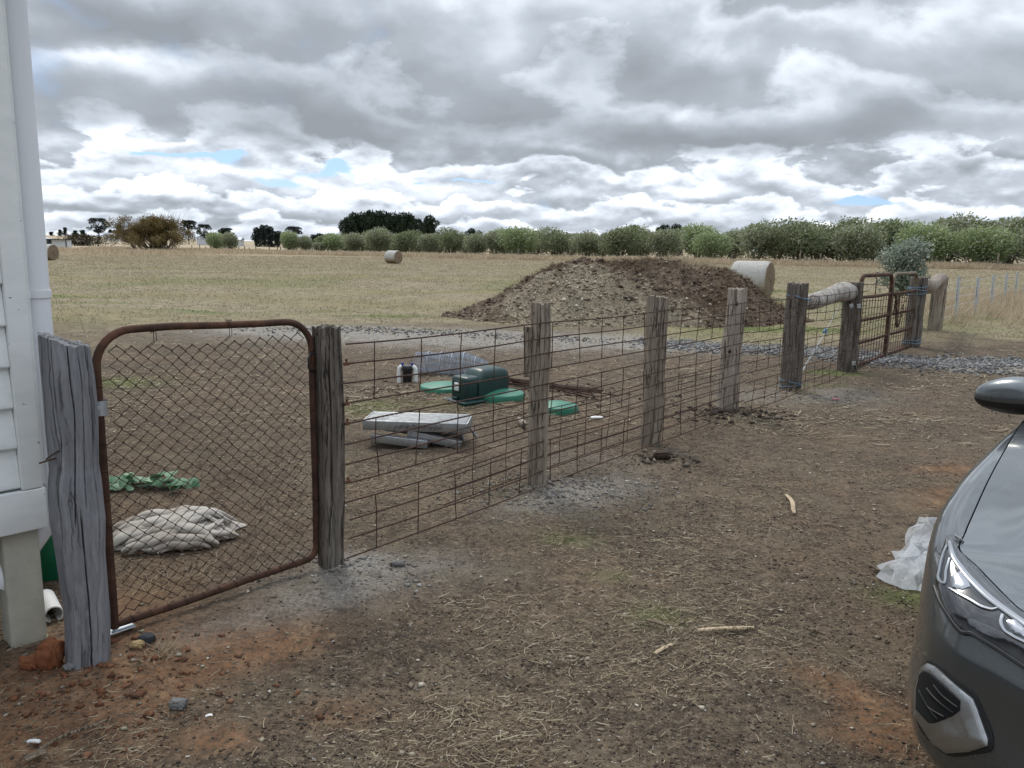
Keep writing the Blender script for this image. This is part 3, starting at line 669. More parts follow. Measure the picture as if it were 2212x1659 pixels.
t5, q5 = post('fence_post', 'pale brown timber post with a rusty bolt sticking out near its top', 1570, 893, 1.215, .185, .15, M_WPALE, 6, ang=.2, p=4, taper=.08, lean=(.018, 0), cracks=[(-1.3, .02, .05, 0, .55, .1), (-1.1, .012, .04, .6, 1.0, 0)], prof=[(-.1, 1.06), (.5, 1.02), (1.2, .95)])
for (dx, dz) in ((-.01, 1.05), (-.045, .60)):
    mb = MB(); o_ = q5 + np.array([dx + .02, -.06, dz]); mb.tube([o_, o_ + np.array([-.02, -.055, -.015])], .009, 6); mb.tube([o_ + np.array([-.02, -.055, -.015]), o_ + np.array([-.024, -.066, -.018])], .017, 6); mb.build('bolt', M_RUSTD, t5)
t6, q6 = post('strainer_post', 'dark ribbed post with blue twine round its top, before the silver log', 1706, 843, 1.225, .235, .21, M_WDARK, 7, p=2.8, rib=.006, ribk=18, ang=.2, taper=.03, lean=(.01, 0), n=110)
t7, q7 = post('strainer_post', 'dark ribbed timber post with small metal tags, carrying the rusty farm gates', 1829, 800, 1.19, .24, .22, M_WDARK, 8, p=2.6, rib=.006, ribk=17, ang=.3, taper=.03, lean=(.0, 0), cracks=[(-1.7, .03, .07, .3, 1.2, .1)], n=110)
t8, q8 = post('strainer_post', 'grey split timber post bound with blue twine at the closing end of the farm gates', 1968, 750, 1.2, .27, .24, M_WDARK, 9, p=3, rib=.004, ribk=13, ang=.3, lean=(0, .0), cracks=[(-1.8, .05, .10, 0, 1.2, 0)])
t9, q9 = post('strainer_post', 'grey timber post at the far end of the short thick log', 2019, 712, 1.13, .28, .25, M_WGREY, 10, p=3, rib=.004, ribk=11, ang=.3, cracks=[(-1.4, .04, .06, 0, .8, .1)])
# twine, tags and wires that belong to the posts
def ringpts(c, z, r, n=18, tilt=0., r2=None):
    return [np.array([c[0] + r * math.cos(a), c[1] + (r2 or r) * math.sin(a), z + tilt * math.cos(a) + .006 * math.sin(5 * a)]) for a in np.linspace(0, 2 * PI, n, endpoint=False)]
for c_, z_, tl, r__ in ((q6 + np.array([.012, 0, 0]), 1.07, -.03, .0055), (q6, .07, .02, .004), (q6, .11, -.02, .0035)):
    mb = MB(); mb.tube(ringpts(c_, z_, .126, tilt=tl), r__, 6, closed=True); mb.build('twine', M_BLUEROPE, t6)
for z_, tl in ((1.04, .01), (.99, -.02), (.93, .02), (.08, 0), (.14, .02)): mb = MB(); mb.tube(ringpts(q8, z_, .150, tilt=tl), .005, 6, closed=True); mb.build('twine', M_BLUEROPE, t8)
for (dx, z_, an) in ((.03, .90, .1), (-.07, .90, .5), (.03, .13, .05)):
    mb = MB(); c_ = q7 + np.array([dx, -.125, z_]); mb.box(c_, (.05, .004, .055), ((math.cos(an), 0, math.sin(an)), (0, 1, 0), (-math.sin(an), 0, math.cos(an)))); mb.build('metal_tag', M_TAG, t7)
# stay logs between the paired posts
def log(name, label, a, b, r, m, seed, wob=.02, ends=.03):
    t = thing(name, label, 'log', (*((a + b) / 2)[:2], 0)); n = 26; nn = 28
    u = np.linspace(0, 1, n); ax = b - a; Ln = np.linalg.norm(ax); ax = ax / Ln; s1 = np.cross(ax, UZ); s1 /= np.linalg.norm(s1); s2 = np.cross(s1, ax)
    U, TH = np.meshgrid(u, np.linspace(0, 2 * PI, nn, endpoint=False), indexing='ij')
    rr = np.interp(U, [q[0] for q in r], [q[1] for q in r]) * (1 + .20 * (fbm(np.cos(TH) * 1.5 + seed, U * 4 + np.sin(TH), 3) - .5)) - .006 * (1 - np.abs(fbm(TH * 3 + seed, U * 2.5 + TH * .3, 3) - .5) * 2) ** 3
    c_ = a + ax * U[..., None] * Ln + UZ * (wob * np.sin(U * 6.5 + seed))[..., None]
    Gd = c_ + s1 * (rr * np.cos(TH))[..., None] + s2 * (rr * np.sin(TH))[..., None]
    Gd = np.concatenate([a + (Gd[:1] - a) * .1, a + (Gd[:1] - a) * .7, Gd, c_[-1:] + (Gd[-1:] - c_[-1:]) * .7, c_[-1:] + (Gd[-1:] - c_[-1:]) * .1], 0)
    mb = MB(); mb.grid(Gd.transpose(1, 0, 2), closed_u=True); mb.build('timber', m, t, angle=60); return t
zz = np.array([0, 0, 1.])
log('stay_log', 'thick silver-white log wedged between the two dark ribbed posts', q6 + FD * .10 + zz * 1.005, q7 - FD * .02 + zz * 1.075 - FN * .05, [(0, .082), (.25, .10), (.6, .105), (.85, .135), (1, .12)], M_LOG, 3)
log('stay_log', 'short thick grey-brown log wedged beyond the farm gates', q8 + FD * .15 + zz * 1.03, q9 + FD * .05 + zz * 1.08, [(0, .13), (.4, .14), (.7, .12), (1, .13)], M_WPALE, 8, .05)
# diagonal tie wires between the ribbed posts
tt = thing('tie_wire', 'pale twisted tie wire crossing diagonally between the dark ribbed posts, knotted with blue twine', 'wire', (*((q6 + q7) / 2)[:2], 0))
mb = MB(); e0 = q6 + FD * .16 + zz * .10 + FN * .02; e1 = q7 - FN * .10 - FD * .06 + zz * 1.0
for o_ in (0, .02): mb.tube([e0 + FN * o_ * .4 + (e1 - e0) * s_ + UZ * .012 * math.sin(s_ * 9 + o_ * 80) for s_ in np.linspace(0, 1, 14)], .0032, 6)
mb.build('strand', M_WHITEROPE, tt)
mb = MB(); kc = e0 + (e1 - e0) * .55
for i in range(7): mb.tube([kc + rvec(1)[0] * .03, kc + rvec(1)[0] * .02, kc + rvec(1)[0] * .06], .004, 5)
mb.tube([kc - FD * .05, kc + FD * .02 + zz * .03, kc + FD * .07], .012, 8); mb.build('knot', M_BLUEROPE, tt)

# ------------------------------------------------------------------ rusty welded mesh along the fence
def mesh_panel(name, label, s0, s1, zs, segs, offn, m, rod=.0042, ver=.0030, step=.30, seed=0, ends=.0, lean=0., sag=.006):
    r_ = np.random.default_rng(seed); o0 = q2 + FD * 0
    P_ = lambda s, z: o0 + FD * s + FN * (offn + lean * (1 - z) + .006 * math.sin(s * 2.1 + z * 5)) + UZ * (z + .004 * math.sin(s * 3 + z * 9) - sag * math.sin((s % 1.65) / 1.65 * PI))
    t = thing(name, label, 'fence', tuple((P_((s0 + s1) / 2, 0))[:2]) + (0,)); mb = MB()
    for z in zs:
        e = ends * (r_.random() - .3); mb.tube([P_(s, z) for s in np.linspace(s0 - e, s1, int((s1 - s0) / .12) + 3)], rod, 6)
    for (a, c) in segs:
        s = s0 + step * (.55 + r_.random() * .15)
        while s < s1 - .04:
            k_ = r_.normal(0, .012); mb.tube([P_(s + k_ * (j - a) / max(c - a, 1) + r_.normal(0, .004), zs[j]) + FN * rod for j in range(a, c + 1)], ver, 5); s += step * (1 + r_.normal(0, .03))
    mb.build('welded_wire_mesh', m, t); return t
Z12 = [1.087 - .0955 * i for i in range(12)]
L67 = np.linalg.norm(q7 - q2); s4 = np.linalg.norm(q4 - q2); s5 = np.linalg.norm(q5 - q2)
mp = mesh_panel('wire_mesh_fence', 'rusty welded mesh panel starting at the squared dark post beside the chain-link gate', .045, s5 + .06, Z12, [(0, 3), (4, 7), (8, 11)], .075, M_RUSTR, seed=3, ends=.05)
for z in (Z12[1], Z12[3], Z12[4], Z12[7]):
    mb = MB(); c_ = q2 + FD * .055 + FN * .07 + UZ * z; mb.box(c_, (.030, .010, .016), (FD, FN, UZ), .003); mb.tube([c_ + UZ * .02, c_ + UZ * .02 + FN * .006], .005, 6); mb.box(c_ + UZ * .012, (.010, .005, .022), (FD, FN, UZ)); mb.build('clip', M_RUSTO, mp)
mesh_panel('wire_mesh_fence', 'rusty welded mesh panel passing in front of the silver-white log up to the farm gates', s5 - .05, L67 + .05, Z12, [(0, 3), (4, 7), (8, 11)], .125, M_RUSTD, seed=5, sag=.012)
mesh_panel('wire_mesh_fence', 'low strip of thin rusty mesh standing behind the lower half of the fence', .95, s5 + .2, [.06, .14, .22, .31, .40, .48], [(0, 5)], -.10, M_RUSTD, .0032, .0024, .31, 9, .1)

# ------------------------------------------------------------------ chain-link gate
gl = G(248, 1349, .045); gr_ = G(684, 1207, .045); gl[2] = gr_[2] = 0
gd = gr_ - gl; GW = np.linalg.norm(gd); gd /= GW; gn = np.array([gd[1], -gd[0], 0])
gt = thing('chain_link_gate', 'rusty tubular gate with rounded top corners filled with rusty chain-link mesh', 'gate', gl)
zb0, zb1, zt0, zt1 = .045, .055, 1.215, 1.205
def gp(u, z, o=0.): return gl + gd * u + UZ * z + gn * o
def arc(c, a0, a1, r, n=9): return [(c[0] + r * math.cos(a), c[1] + r * math.sin(a)) for a in np.linspace(a0, a1, n)]
R_ = .135
path = [(0, .03), (0, .3), (0, .6), (0, .9)] + arc((R_, zt0 - R_), PI, PI / 2, R_) + [(.3, zt0 + .002), (.5, zt0 - .006), (.7, zt1)] + arc((GW - R_, zt1 - R_), PI / 2, 0, R_) + [(GW, .8), (GW + .003, .4)] + arc((GW - .06, zb1 + .06), 0, -PI / 2, .06, 6) + [(GW * .6, .052), (GW * .3, .043), (.012, zb0)]
mb = MB(); mb.tube([gp(u, z) for u, z in path], .0155, 12); mb.build('frame', M_RUSTG, gt)
mb = MB(); sp_, dz = .0305, .027
def inside(u, z):
    if not (.012 < u < GW - .012 and .06 < z < zt0 - .052): return False
    for cx_, sg in ((R_, -1), (GW - R_, 1)):
        if (u - cx_) * sg > 0 and z > zt0 - R_ and math.hypot(u - cx_, z - (zt0 - R_)) > R_ - .02: return False
    return True
def warp(u, z):
    a = (vnoise(u * 5 + 2, z * 5) - .5) * .016 + (vnoise(u * 22 + 8, z * 22) - .5) * .010; c_ = (vnoise(u * 5 + 30, z * 5 + 7) - .5) * .018 + (vnoise(u * 22, z * 22 + 40) - .5) * .010
    return u + a, z + c_ - .012 * math.sin(PI * u / GW) * z
for i in range(int(GW / sp_) + 2):
    run = []
    for j in range(46):
        u = i * sp_ + (sp_ / 2 + .0022) * (1 if (i + j) % 2 else -1) ; z = .05 + j * dz
        uu, zw = warp(u, z)
        if inside(uu, zw): run.append((uu, zw, .0022 * (1 if (i + j) % 2 else -1)))
        else:
            if len(run) > 1: mb.tube([gp(*r__) for r__ in run], .0024, 4, False)
            run = []
    if len(run) > 1: mb.tube([gp(*r__) for r__ in run], .0024, 4, False)
# ties round the tube and curled ends of the mesh
for z in np.linspace(.12, 1.0, 9):
    for u0, sg in ((0, 1), (GW, -1)): mb.tube([gp(u0 + .018 * math.cos(a), z + .004 * a, .019 * math.sin(a)) for a in np.linspace(0, 2 * PI, 8)] + [gp(u0 + sg * .045, z + .03)], .0016, 4, False)
for u in np.linspace(.06, GW - .06, 12):
    mb.tube([gp(u + .006 * a, zb0 + .01 * u + .019 * math.cos(a), .019 * math.sin(a)) for a in np.linspace(0, 2 * PI, 8)], .0016, 4, False)
for u in (.20, .21, .52, .53): mb.tube([gp(u + .003 * a, zt0 - .002 + .018 * math.cos(a), .018 * math.sin(a)) for a in np.linspace(0, 2 * PI, 8)] + [gp(u + .02, zt0 - .05), gp(u - .01, zt0 - .075)], .0016, 4, False)
mb.build('chain_link_mesh', M_RUSTD, gt)
# hinges: clamp strap high up, gudgeon at the foot
mb = MB(); hz = .925
mb.tube([gp(.019 * math.cos(a) + .001, hz, .019 * math.sin(a)) for a in np.linspace(-2.4, 2.4, 14)], .0035, 4, flat=1)
Gd = np.array([[gp(.0195 * math.cos(a), hz + dz_, .0195 * math.sin(a)) for dz_ in (-.028, .028)] for a in np.linspace(-2.7, 2.7, 18)]); Go = np.array([[gp(.0255 * math.cos(a) + .004, hz + dz_, .0255 * math.sin(a)) for dz_ in (-.028, .028)] for a in np.linspace(-2.7, 2.7, 18)])
mb.grid(np.concatenate([Gd, Go[::-1], Gd[:1]], 0)); mb.tube([gp(-.02, hz + .004, .012), gp(-.075, hz + .002, .012)], .0085, 8); mb.tube([gp(-.012, hz + .004, .03), gp(-.012, hz + .004, -.02)], .006, 8)
mb.build('hinge_strap', M_GALV, gt)
mb = MB(); mb.box(gp(.02, .018, 0), (.105, .045, .006), (gd, gn, UZ), .002); mb.box(gp(-.030, .10, 0), (.006, .045, .17), (gd, gn, UZ), .002); mb.tube([gp(0, .018), gp(0, .045)], .010, 8)
mb.build('hinge_bracket', M_GALV, gt)
mb = MB()
for i in range(3): mb.tube([gp(GW + .005 + (.040 + .004 * i) * math.cos(a), 1.015 + (.043 + .003 * i) * math.sin(a), .024 + .012 * math.sin(a * 2 + i)) for a in np.linspace(0, 2 * PI, 22, endpoint=False)], .0026, 5, closed=True)
mb.build('latch_wire', M_BLACK, gt)

# ------------------------------------------------------------------ the pair of farm gates
gm0 = G(1913, 771); sm = float((gm0 - q7) @ FD); s8 = float((q8 - q7) @ FD)
FNg = FN * .02
def farm_gate(label, s0, s1, hl_, hr_, m, knee):
    o0 = q7 + FNg; t = thing('farm_gate', label, 'gate', o0 + FD * s0, 'pair of farm gates across the track')
    Q = lambda s, z, o=0.: o0 + FD * s + UZ * z + FN * o
    r = .15; mb = MB()
    pth = [(s0, .03), (s0, .5), (s0, 1.0)] + [(s0 + r - r * math.cos(a), 1.29 - r + r * math.sin(a)) for a in np.linspace(0, PI / 2, 8)] + [((s0 + s1) / 2, 1.29)] + [(s1 - r + r * math.sin(a), 1.29 - r + r * math.cos(a)) for a in np.linspace(0, PI / 2, 8)] + [(s1, 1.0), (s1, .5), (s1, .0)]
    mb.tube([Q(s, z) for s, z in pth], .028, 10); mb.build('frame', m, t)
    mb = MB()
    for z in (.99, .67, .355, .04): mb = MB(); mb.tube([Q(s, z + .004 * math.sin(s * 4)) for s in np.linspace(s0 + .02, s1 - .02, 8)], .024, 8); mb.build('rail', M_RUSTG, t)
    mb = MB()
    for z in np.linspace(.10, .93, 9): mb.tube([Q(s, z + .01 * math.sin(s * 3 + z * 7), .03) for s in np.linspace(s0 + .02, s1 - .02, 9)], .0045, 4)
    s = s0 + .1
    while s < s1 - .05: mb.tube([Q(s + .008 * math.sin(z * 9), z, .03) for z in np.linspace(.05, .98, 6)], .0045, 4); s += .155
    mb.build('mesh_infill', M_RUSTD, t); return t
fg1 = farm_gate('rusty farm gate hung on the dark ribbed post, with bare rounded top loop', .22, sm - .05, 0, 0, M_RUSTG, 0)
fg2 = farm_gate('grey-brown farm gate closing against the twine-bound post, a chain hanging on it', sm + .05, s8 - .12, 0, 0, M_STEELG, 0)
mb = MB(); o0 = q7 + FNg
for i in range(9):
    c_ = o0 + FD * (sm - .95) + UZ * (1.03 + i * .03); mb.tube(ringpts(c_, c_[2], .008, 6, r2=.008), .004, 4, closed=True)
mb.tube([o0 + FD * (sm - .95) + UZ * z for z in (1.29, 1.15, .99)], .005, 5); mb.tube([o0 + FD * s + UZ * (1.15 + .02 * math.sin(s * 3)) for s in np.linspace(.25, sm - .05, 6)], .0045, 4)
mb.build('tie_wire', M_RUSTD, fg1)
ch = thing('chain', 'rusty chain looped round the meeting stile and hanging in two swags on the grey-brown gate', 'chain', o0 + FD * sm)
mb = MB()
def chain(pts):
    pts = [np.array(p) for p in pts]
    for i in range(len(pts) - 1):
        a, b_ = pts[i], pts[i + 1]; d_ = (b_ - a); Ln = np.linalg.norm(d_); d_ = d_ / Ln; s_ = FN if i % 2 else np.cross(d_, FN); c_ = (a + b_) / 2
        mb.tube([c_ + d_ * math.cos(t_) * Ln * .68 + s_ * math.sin(t_) * .013 for t_ in np.linspace(0, 2 * PI, 10, endpoint=False)], .0055, 5, closed=True)
sw = lambda s0, z0, s1, z1, dp, n: [o0 + FN * .05 + FD * (s0 + (s1 - s0) * u) + UZ * (z0 + (z1 - z0) * u - dp * 4 * u * (1 - u)) for u in np.linspace(0, 1, n)]
chain(sw(sm + .10, .97, sm + .62, .80, .42, 26)); chain(sw(sm + .12, .96, sm + .30, .70, .10, 12)); chain(sw(sm - .06, 1.0, sm + .16, .99, .04, 8)); chain(sw(sm + .11, .98, sm + .06, .72, 0, 9))
mb.build('link', M_RUSTD, ch)

# ------------------------------------------------------------------ slim droppers and wires beyond
DP = [(2060, 695, 601), (2103, 683, 602), (2137, 672, 600), (2167, 655, 593), (2190, 650, 590), (2209, 645, 588)]
dpos = []
for i, (px, py, pt) in enumerate(DP):
    q = G(px, py); h = V(px + 3, pt, q[1])[2]; dpos.append(q)
    t = thing('fence_dropper', 'slim pale fence dropper, %s along from the post of the short log' % ORD[i], 'post', (q[0], q[1], 0), 'slim pale fence droppers')
    mb = MB(); mb.box(q + np.array([.02, 0, h / 2]), (.075, .06, h + .1), ((1, 0, .03), (0, 1, 0), (-.03, 0, 1)), .008); mb.build('stake', M_DROP, t)
for i in range(5):
    q = dpos[-1] + (dpos[-1] - dpos[-2]) * (i + 1); dpos.append(q)
    t = thing('fence_dropper', 'slim pale fence dropper, %s along from the post of the short log' % ORD[i + 6], 'post', (q[0], q[1], 0), 'slim pale fence droppers')
    mb = MB(); mb.box(q + np.array([.02, 0, .5]), (.075, .06, 1.1), bev=.008); mb.build('stake', M_DROP, t)
wt = thing('wire_fence', 'thin plain wires strung along the slim pale droppers', 'fence', (dpos[0][0], dpos[0][1], 0)); mb = MB()
for z in (.2, .42, .62, .82, .98): mb.tube([q9 + UZ * (z + .02)] + [q + UZ * z + FN * .03 for q in dpos], .004, 4)
mb.build('wire', M_TAG, wt)

# ------------------------------------------------------------------ the white weatherboard house
P1 = G(0, 1161, .46); P2 = G(104.4, 1138, .46)
wd = (P2 - P1); wd[2] = 0; wd /= np.linalg.norm(wd); wn = np.array([wd[1], -wd[0], 0])        # along the wall, out of the wall
Cn = P2.copy(); Cn[2] = 0                                                                      # the corner at the skirting's face
hs = thing('weatherboard_house', 'white weatherboard house standing on concrete piers', 'house', Cn - wd * 3)
W0 = lambda u, o, z: Cn - wd * u + wn * o + UZ * z                                             # u metres back from the corner, o out of the wall
HL, HD, HT = 7., 6., 3.3
mb = MB(); pitch = .152; z = .630; i = 0
side = -wn
while z < HT:
    z1 = z + pitch                                                        # each board tapers upwards and laps the one below
    for (a_, b_, n_) in ((Cn - wd * HL, Cn - wd * .077, wn), (Cn - wn * HD - wn * .0, Cn - wn * .15, wd)):
        a_ = a_ - n_ * .028; b_ = b_ - n_ * .028
        jit = .001 * math.sin(i * 3.1)
        sec = [(-.012, z + .018), (-.004 + jit, z + .016), (.010 + jit, z + .010), (.017 + jit, z), (.012 + jit, z - .007), (.000, z - .009), (-.012, z - .009)]
        sec = [(-.022, z1 + .012), (-.006, z1 + .010), (.013 + jit, z + .030), (.018 + jit, z + .012), (.017 + jit, z + .003), (.012 + jit, z - .002), (-.004, z - .003), (-.022, z - .003)]
        Gd = np.array([[q + n_ * o_ + UZ * zz_ for o_, zz_ in sec] for q in (a_, b_)]); mb.grid(Gd)
        mb.add(list(Gd[1]), [tuple(range(len(sec)))]); mb.add(list(Gd[0]), [tuple(range(len(sec)))[::-1]])
    z = z1; i += 1
mb.build('weatherboard_wall', M_PAINT, hs, angle=25)
mb = MB(); inn = [Cn - wd * HL - wn * .055, Cn - wd * .03 - wn * .055, Cn - wd * .03 - wn * HD, Cn - wd * HL - wn * HD]
mb.add([q + UZ * .50 for q in inn] + [q + UZ * HT for q in inn], [(0, 1, 5, 4), (1, 2, 6, 5), (2, 3, 7, 6), (3, 0, 4, 7), (4, 5, 6, 7), (3, 2, 1, 0)]); mb.build('wall_lining', M_PAINT, hs)
mb = MB(); mb.box(W0(.041, -.012, .622 + (HT - .622) / 2), (.070, .032, HT - .622), (wd, wn, UZ), .003); mb.box(W0(.002, -.088, .622 + (HT - .622) / 2), (.030, .115, HT - .622), (wd, wn, UZ), .003)
mb.build('corner_board', M_PAINT, hs)
mb = MB(); mb.box(W0(HL / 2, -.012, .540), (HL, .035, .158), (wd, wn, UZ), .004); mb.box(W0(.014, -HD / 2 - .03, .540), (.034, HD, .158), (wd, wn, UZ), .004)
mb.build('skirting_board', M_PAINT, hs)
pc = W0(.0, 0, 0)
for u in (.085, 2.2, 4.3, 6.4):
    mb = MB(); mb.box(W0(u, -.10, .20), (.125, .125, .52), (wd, wn, UZ), .012); mb.build('pier', M_CONC, hs)
# roof and eaves, above the picture
mb = MB(); e = .45; rz = HT
cs = [Cn + wd * e + wn * e, Cn - wd * (HL + e) + wn * e, Cn - wd * (HL + e) - wn * (HD + e), Cn + wd * e - wn * (HD + e)]; rdg = [(cs[0] + cs[3]) / 2 + UZ * 1.6 - wd * 2.4, (cs[1] + cs[2]) / 2 + UZ * 1.6 + wd * 2.4]
vs = [q + UZ * (rz + .02) for q in cs] + [q + UZ * (rz - .10) for q in cs] + [q + UZ * rz for q in rdg]
mb.add(vs, [(0, 1, 9, 8), (1, 2, 9), (2, 3, 8, 9), (3, 0, 8), (4, 5, 1, 0), (5, 6, 2, 1), (6, 7, 3, 2), (7, 4, 0, 3), (7, 6, 5, 4)]); mb.build('roof', M_NETW, hs, False)
# downpipe on the end wall, elbow turning under the house
dpx = Cn + wd * .012 - wn * .165; pipe_r = .050
dp0 = Cn + wd * .055 - wn * .115
mb = MB(); mb.tube([dp0 + UZ * 3.2, dp0 + UZ * 2, dp0 + UZ * 1, dp0 + UZ * .62, dp0 + UZ * .52 - wd * .006, dp0 + UZ * .44 - wd * .04, dp0 + UZ * .34 - wd * .12, dp0 + UZ * .24 - wd * .22], pipe_r, 20)
dpo = mb.build('downpipe', M_PIPE, hs)
for z_ in (1.345, 2.6): mb = MB(); mb.tube([dp0 + UZ * (z_ - .014), dp0 + UZ * (z_ + .014)], pipe_r + .005, 20); mb.box(dp0 - wd * .05 + UZ * z_, (.03, .14, .028), (wd, wn, UZ), .003); mb.build('pipe_bracket', M_PIPEB, dpo)
# things beside the pier
q = G(122, 1236)
t = thing('garden_tub', 'dark green plastic tub half hidden behind the house pier', 'tub', q); mb = MB()
mb.lathe(q, [(.10, 0), (.108, .015), (.125, .15), (.14, .27), (.146, .27), (.146, .29), (.134, .29), (.12, .14), (.10, .04)], 40); mb.build('body', M_BUCKET, t)
mb = MB()
for sg in (-1, 1): mb = MB(); mb.tube([q + np.array([.03, sg * .146, .27]), q + np.array([.02, sg * .17, .255]), q + np.array([-.02, sg * .17, .255]), q + np.array([-.03, sg * .146, .27])], .007, 6); mb.build('handle', M_BUCKET, t)
q = G(108, 1332)
t = thing('pipe_offcut', 'cut length of white plastic pipe lying on the soil beside the house pier', 'pipe', q); mb = MB()
a_ = q + np.array([-.10, .14, .03]); b_ = q + np.array([.03, -.02, .03]); d_ = (b_ - a_) / np.linalg.norm(b_ - a_); s_ = np.cross(d_, UZ); s_ /= np.linalg.norm(s_); v_ = np.cross(s_, d_)
Gd = np.array([[p_ + s_ * r__ * math.cos(th) + v_ * r__ * math.sin(th) for (p_, r__) in ((a_, .036), (b_ - d_ * .0, .036), (b_, .031), (a_, .031))] for th in np.linspace(0, 2 * PI, 24, endpoint=False)]); mb.grid(Gd, True); mb.build('pipe', M_PVC, t)
def rock(name, label, px, py, size, m, seed, sink=.25, cat='rock', group=None):
    q = G(px, py); bm = bmesh.new(); bmesh.ops.create_icosphere(bm, subdivisions=4, radius=1)
    co = np.array([v.co for v in bm.verts]); n = np.abs(fbm(co[:, 0] * 1.3 + seed * 5, co[:, 1] * 1.3 + co[:, 2] * 1.1 + seed, 4) - .5) * 2
    n2 = fbm(co[:, 0] * 5 + co[:, 2] * 3 + seed, co[:, 1] * 5 - co[:, 2] * 3, 3) - .5
    co = np.sign(co) * np.abs(co) ** .8 * (.75 + .55 * n + .16 * n2)[:, None] * np.array(size)
    mb = MB(); mb.add(co + q + UZ * size[2] * (1 - sink), [[v.index for v in f.verts] for f in bm.faces]); bm.free()
    o = mb.build(name, m, angle=50); o['label'] = label; o['category'] = cat
    if group: o['group'] = group
    return o
M_RROCK = m_stone('red_rock', [(0, (.24, .085, .035)), (1, (.24, .085, .035))], 18)
M_TROCK = m_stone('tan_rock', [(0, (.40, .29, .15)), (1, (.40, .29, .15))], 18); M_DROCK = m_stone('dark_rock', [(0, (.05, .055, .06)), (1, (.05, .055, .06))], 18); M_GROCK = m_stone('grey_rock', [(0, (.2, .195, .19)), (1, (.2, .195, .19))], 18)
rock('rock', 'big red clay rock between the concrete pier and the thick gatepost', 112, 1438, (.052, .045, .065), M_RROCK, 1)
rock('rock', 'flat red clay rock against the foot of the concrete pier', 66, 1440, (.045, .035, .028), M_RROCK, 2)
rock('rock', 'tan lumpy rock on the red soil just past the thick gatepost', 297, 1402, (.030, .022, .018), M_TROCK, 3)
rock('rock', 'blackish rock touching the tan rock near the gate hinge', 318, 1390, (.035, .028, .022), M_DROCK, 4)
rock('rock', 'pale grey stone at the foot of the thick gatepost', 150, 1448, (.020, .018, .016), M_GROCK, 5)
rock('rock', 'grey angular rock on the bare red patch in front of the gate', 385, 1530, (.032, .026, .02), M_GROCK, 6)
rock('rock', 'dark grey slab of rock in the dust before the squared dark post', 860, 1222, (.04, .022, .016), M_GROCK, 7)
rock('rock', 'dark soil clod lying beside the split grey post', 1428, 1003, (.07, .05, .035), m_stone('dark_clod', [(0, (.06, .04, .03)), (1, (.06, .04, .03))], 18), 8)

# ------------------------------------------------------------------ sticks, scraps
def stick(name, label, a, b, w_, h_, m, cat='stick', bend=0.):
    A_, B_ = G(*a), G(*b); n = 7; mb = MB(); d_ = B_ - A_; Ln = np.linalg.norm(d_); d_ /= Ln; s_ = np.array([-d_[1], d_[0], 0])
    rows = []
    for i, u in enumerate(np.linspace(0, 1, n)):
        c_ = A_ + d_ * Ln * u + s_ * bend * math.sin(u * PI * 1.5) + UZ * (h_ * .5 + .014 + .003 * math.sin(u * 3)); f = 1 if 0 < i < n - 1 else .75; jw = w_ * f * (1 + .05 * math.sin(i * 2.3)); jh = h_ * f
        rows.append([c_ + s_ * jw * .5 + UZ * jh * .2, c_ + s_ * jw * .3 + UZ * jh * .5, c_ - s_ * jw * .3 + UZ * jh * .5, c_ - s_ * jw * .5 + UZ * jh * .1, c_ - s_ * jw * .4 - UZ * jh * .5, c_ + s_ * jw * .4 - UZ * jh * .5])
    rows = np.array(rows); mb.grid(rows.transpose(1, 0, 2), True); mb.add(list(rows[0]), [(0, 1, 2, 3, 4, 5)]); mb.add(list(rows[-1]), [(5, 4, 3, 2, 1, 0)])
    o = mb.build(name, m, angle=30); o['label'] = label; o['category'] = cat; return o
stick('split_stick', 'long straight pale split stick lying on the bare yard', (1506, 1374), (1627, 1369), .020, .012, M_STICK)
stick('wood_chip', 'short pale wood chip below the long straight stick', (1414, 1417), (1453, 1401), .017, .008, M_STICK, 'wood chip')
stick('split_stick', 'pale kinked sliver of wood by itself in mid yard', (1698, 1073), (1720, 1117), .026, .010, M_STICK, bend=.012)
stick('twig', 'thin grey-brown twig above the short wood chip', (1394, 1349), (1438, 1364), .013, .010, M_TWIG)
stick('twig', 'thin grey twig beyond the end of the long straight stick', (1742, 1364), (1782, 1377), .014, .011, M_TWIG)
stick('branch', 'grey dead branch lying across the straw near the corner by the house', (70, 1645), (225, 1560), .009, .008, M_TWIG, 'branch', .02)
stick('bark_piece', 'pale curled bark piece at the end of the grey dead branch', (55, 1652), (100, 1634), .026, .012, M_TWIG, 'bark')
stick('plastic_scrap', 'small bright white scrap on the straw in the open yard', (444, 1557), (460, 1554), .012, .004, M_PVC, 'scrap')
stick('bone_chip', 'white splintered chip lying beside the grey dead branch', (60, 1612), (88, 1613), .013, .008, M_PVC, 'scrap')
stick('plastic_scrap', 'white plastic strip on the soil beyond the third green lid', (1276, 908), (1302, 908), .05, .02, M_PVC, 'scrap')
stick('timber_block', 'small grey timber block behind the mesh near the plank-backed post', (1120, 917), (1134, 930), .05, .05, M_WPALE, 'block')
stick('plastic_scrap', 'tiny pink scrap on the grey dust by the blue-twined ribbed post', (1798, 867), (1812, 866), .03, .01, m_plain('pink_plastic', (.6, .15, .2)), 'scrap')
for i, (px, py) in enumerate(((1870, 800), (1915, 778))): pass
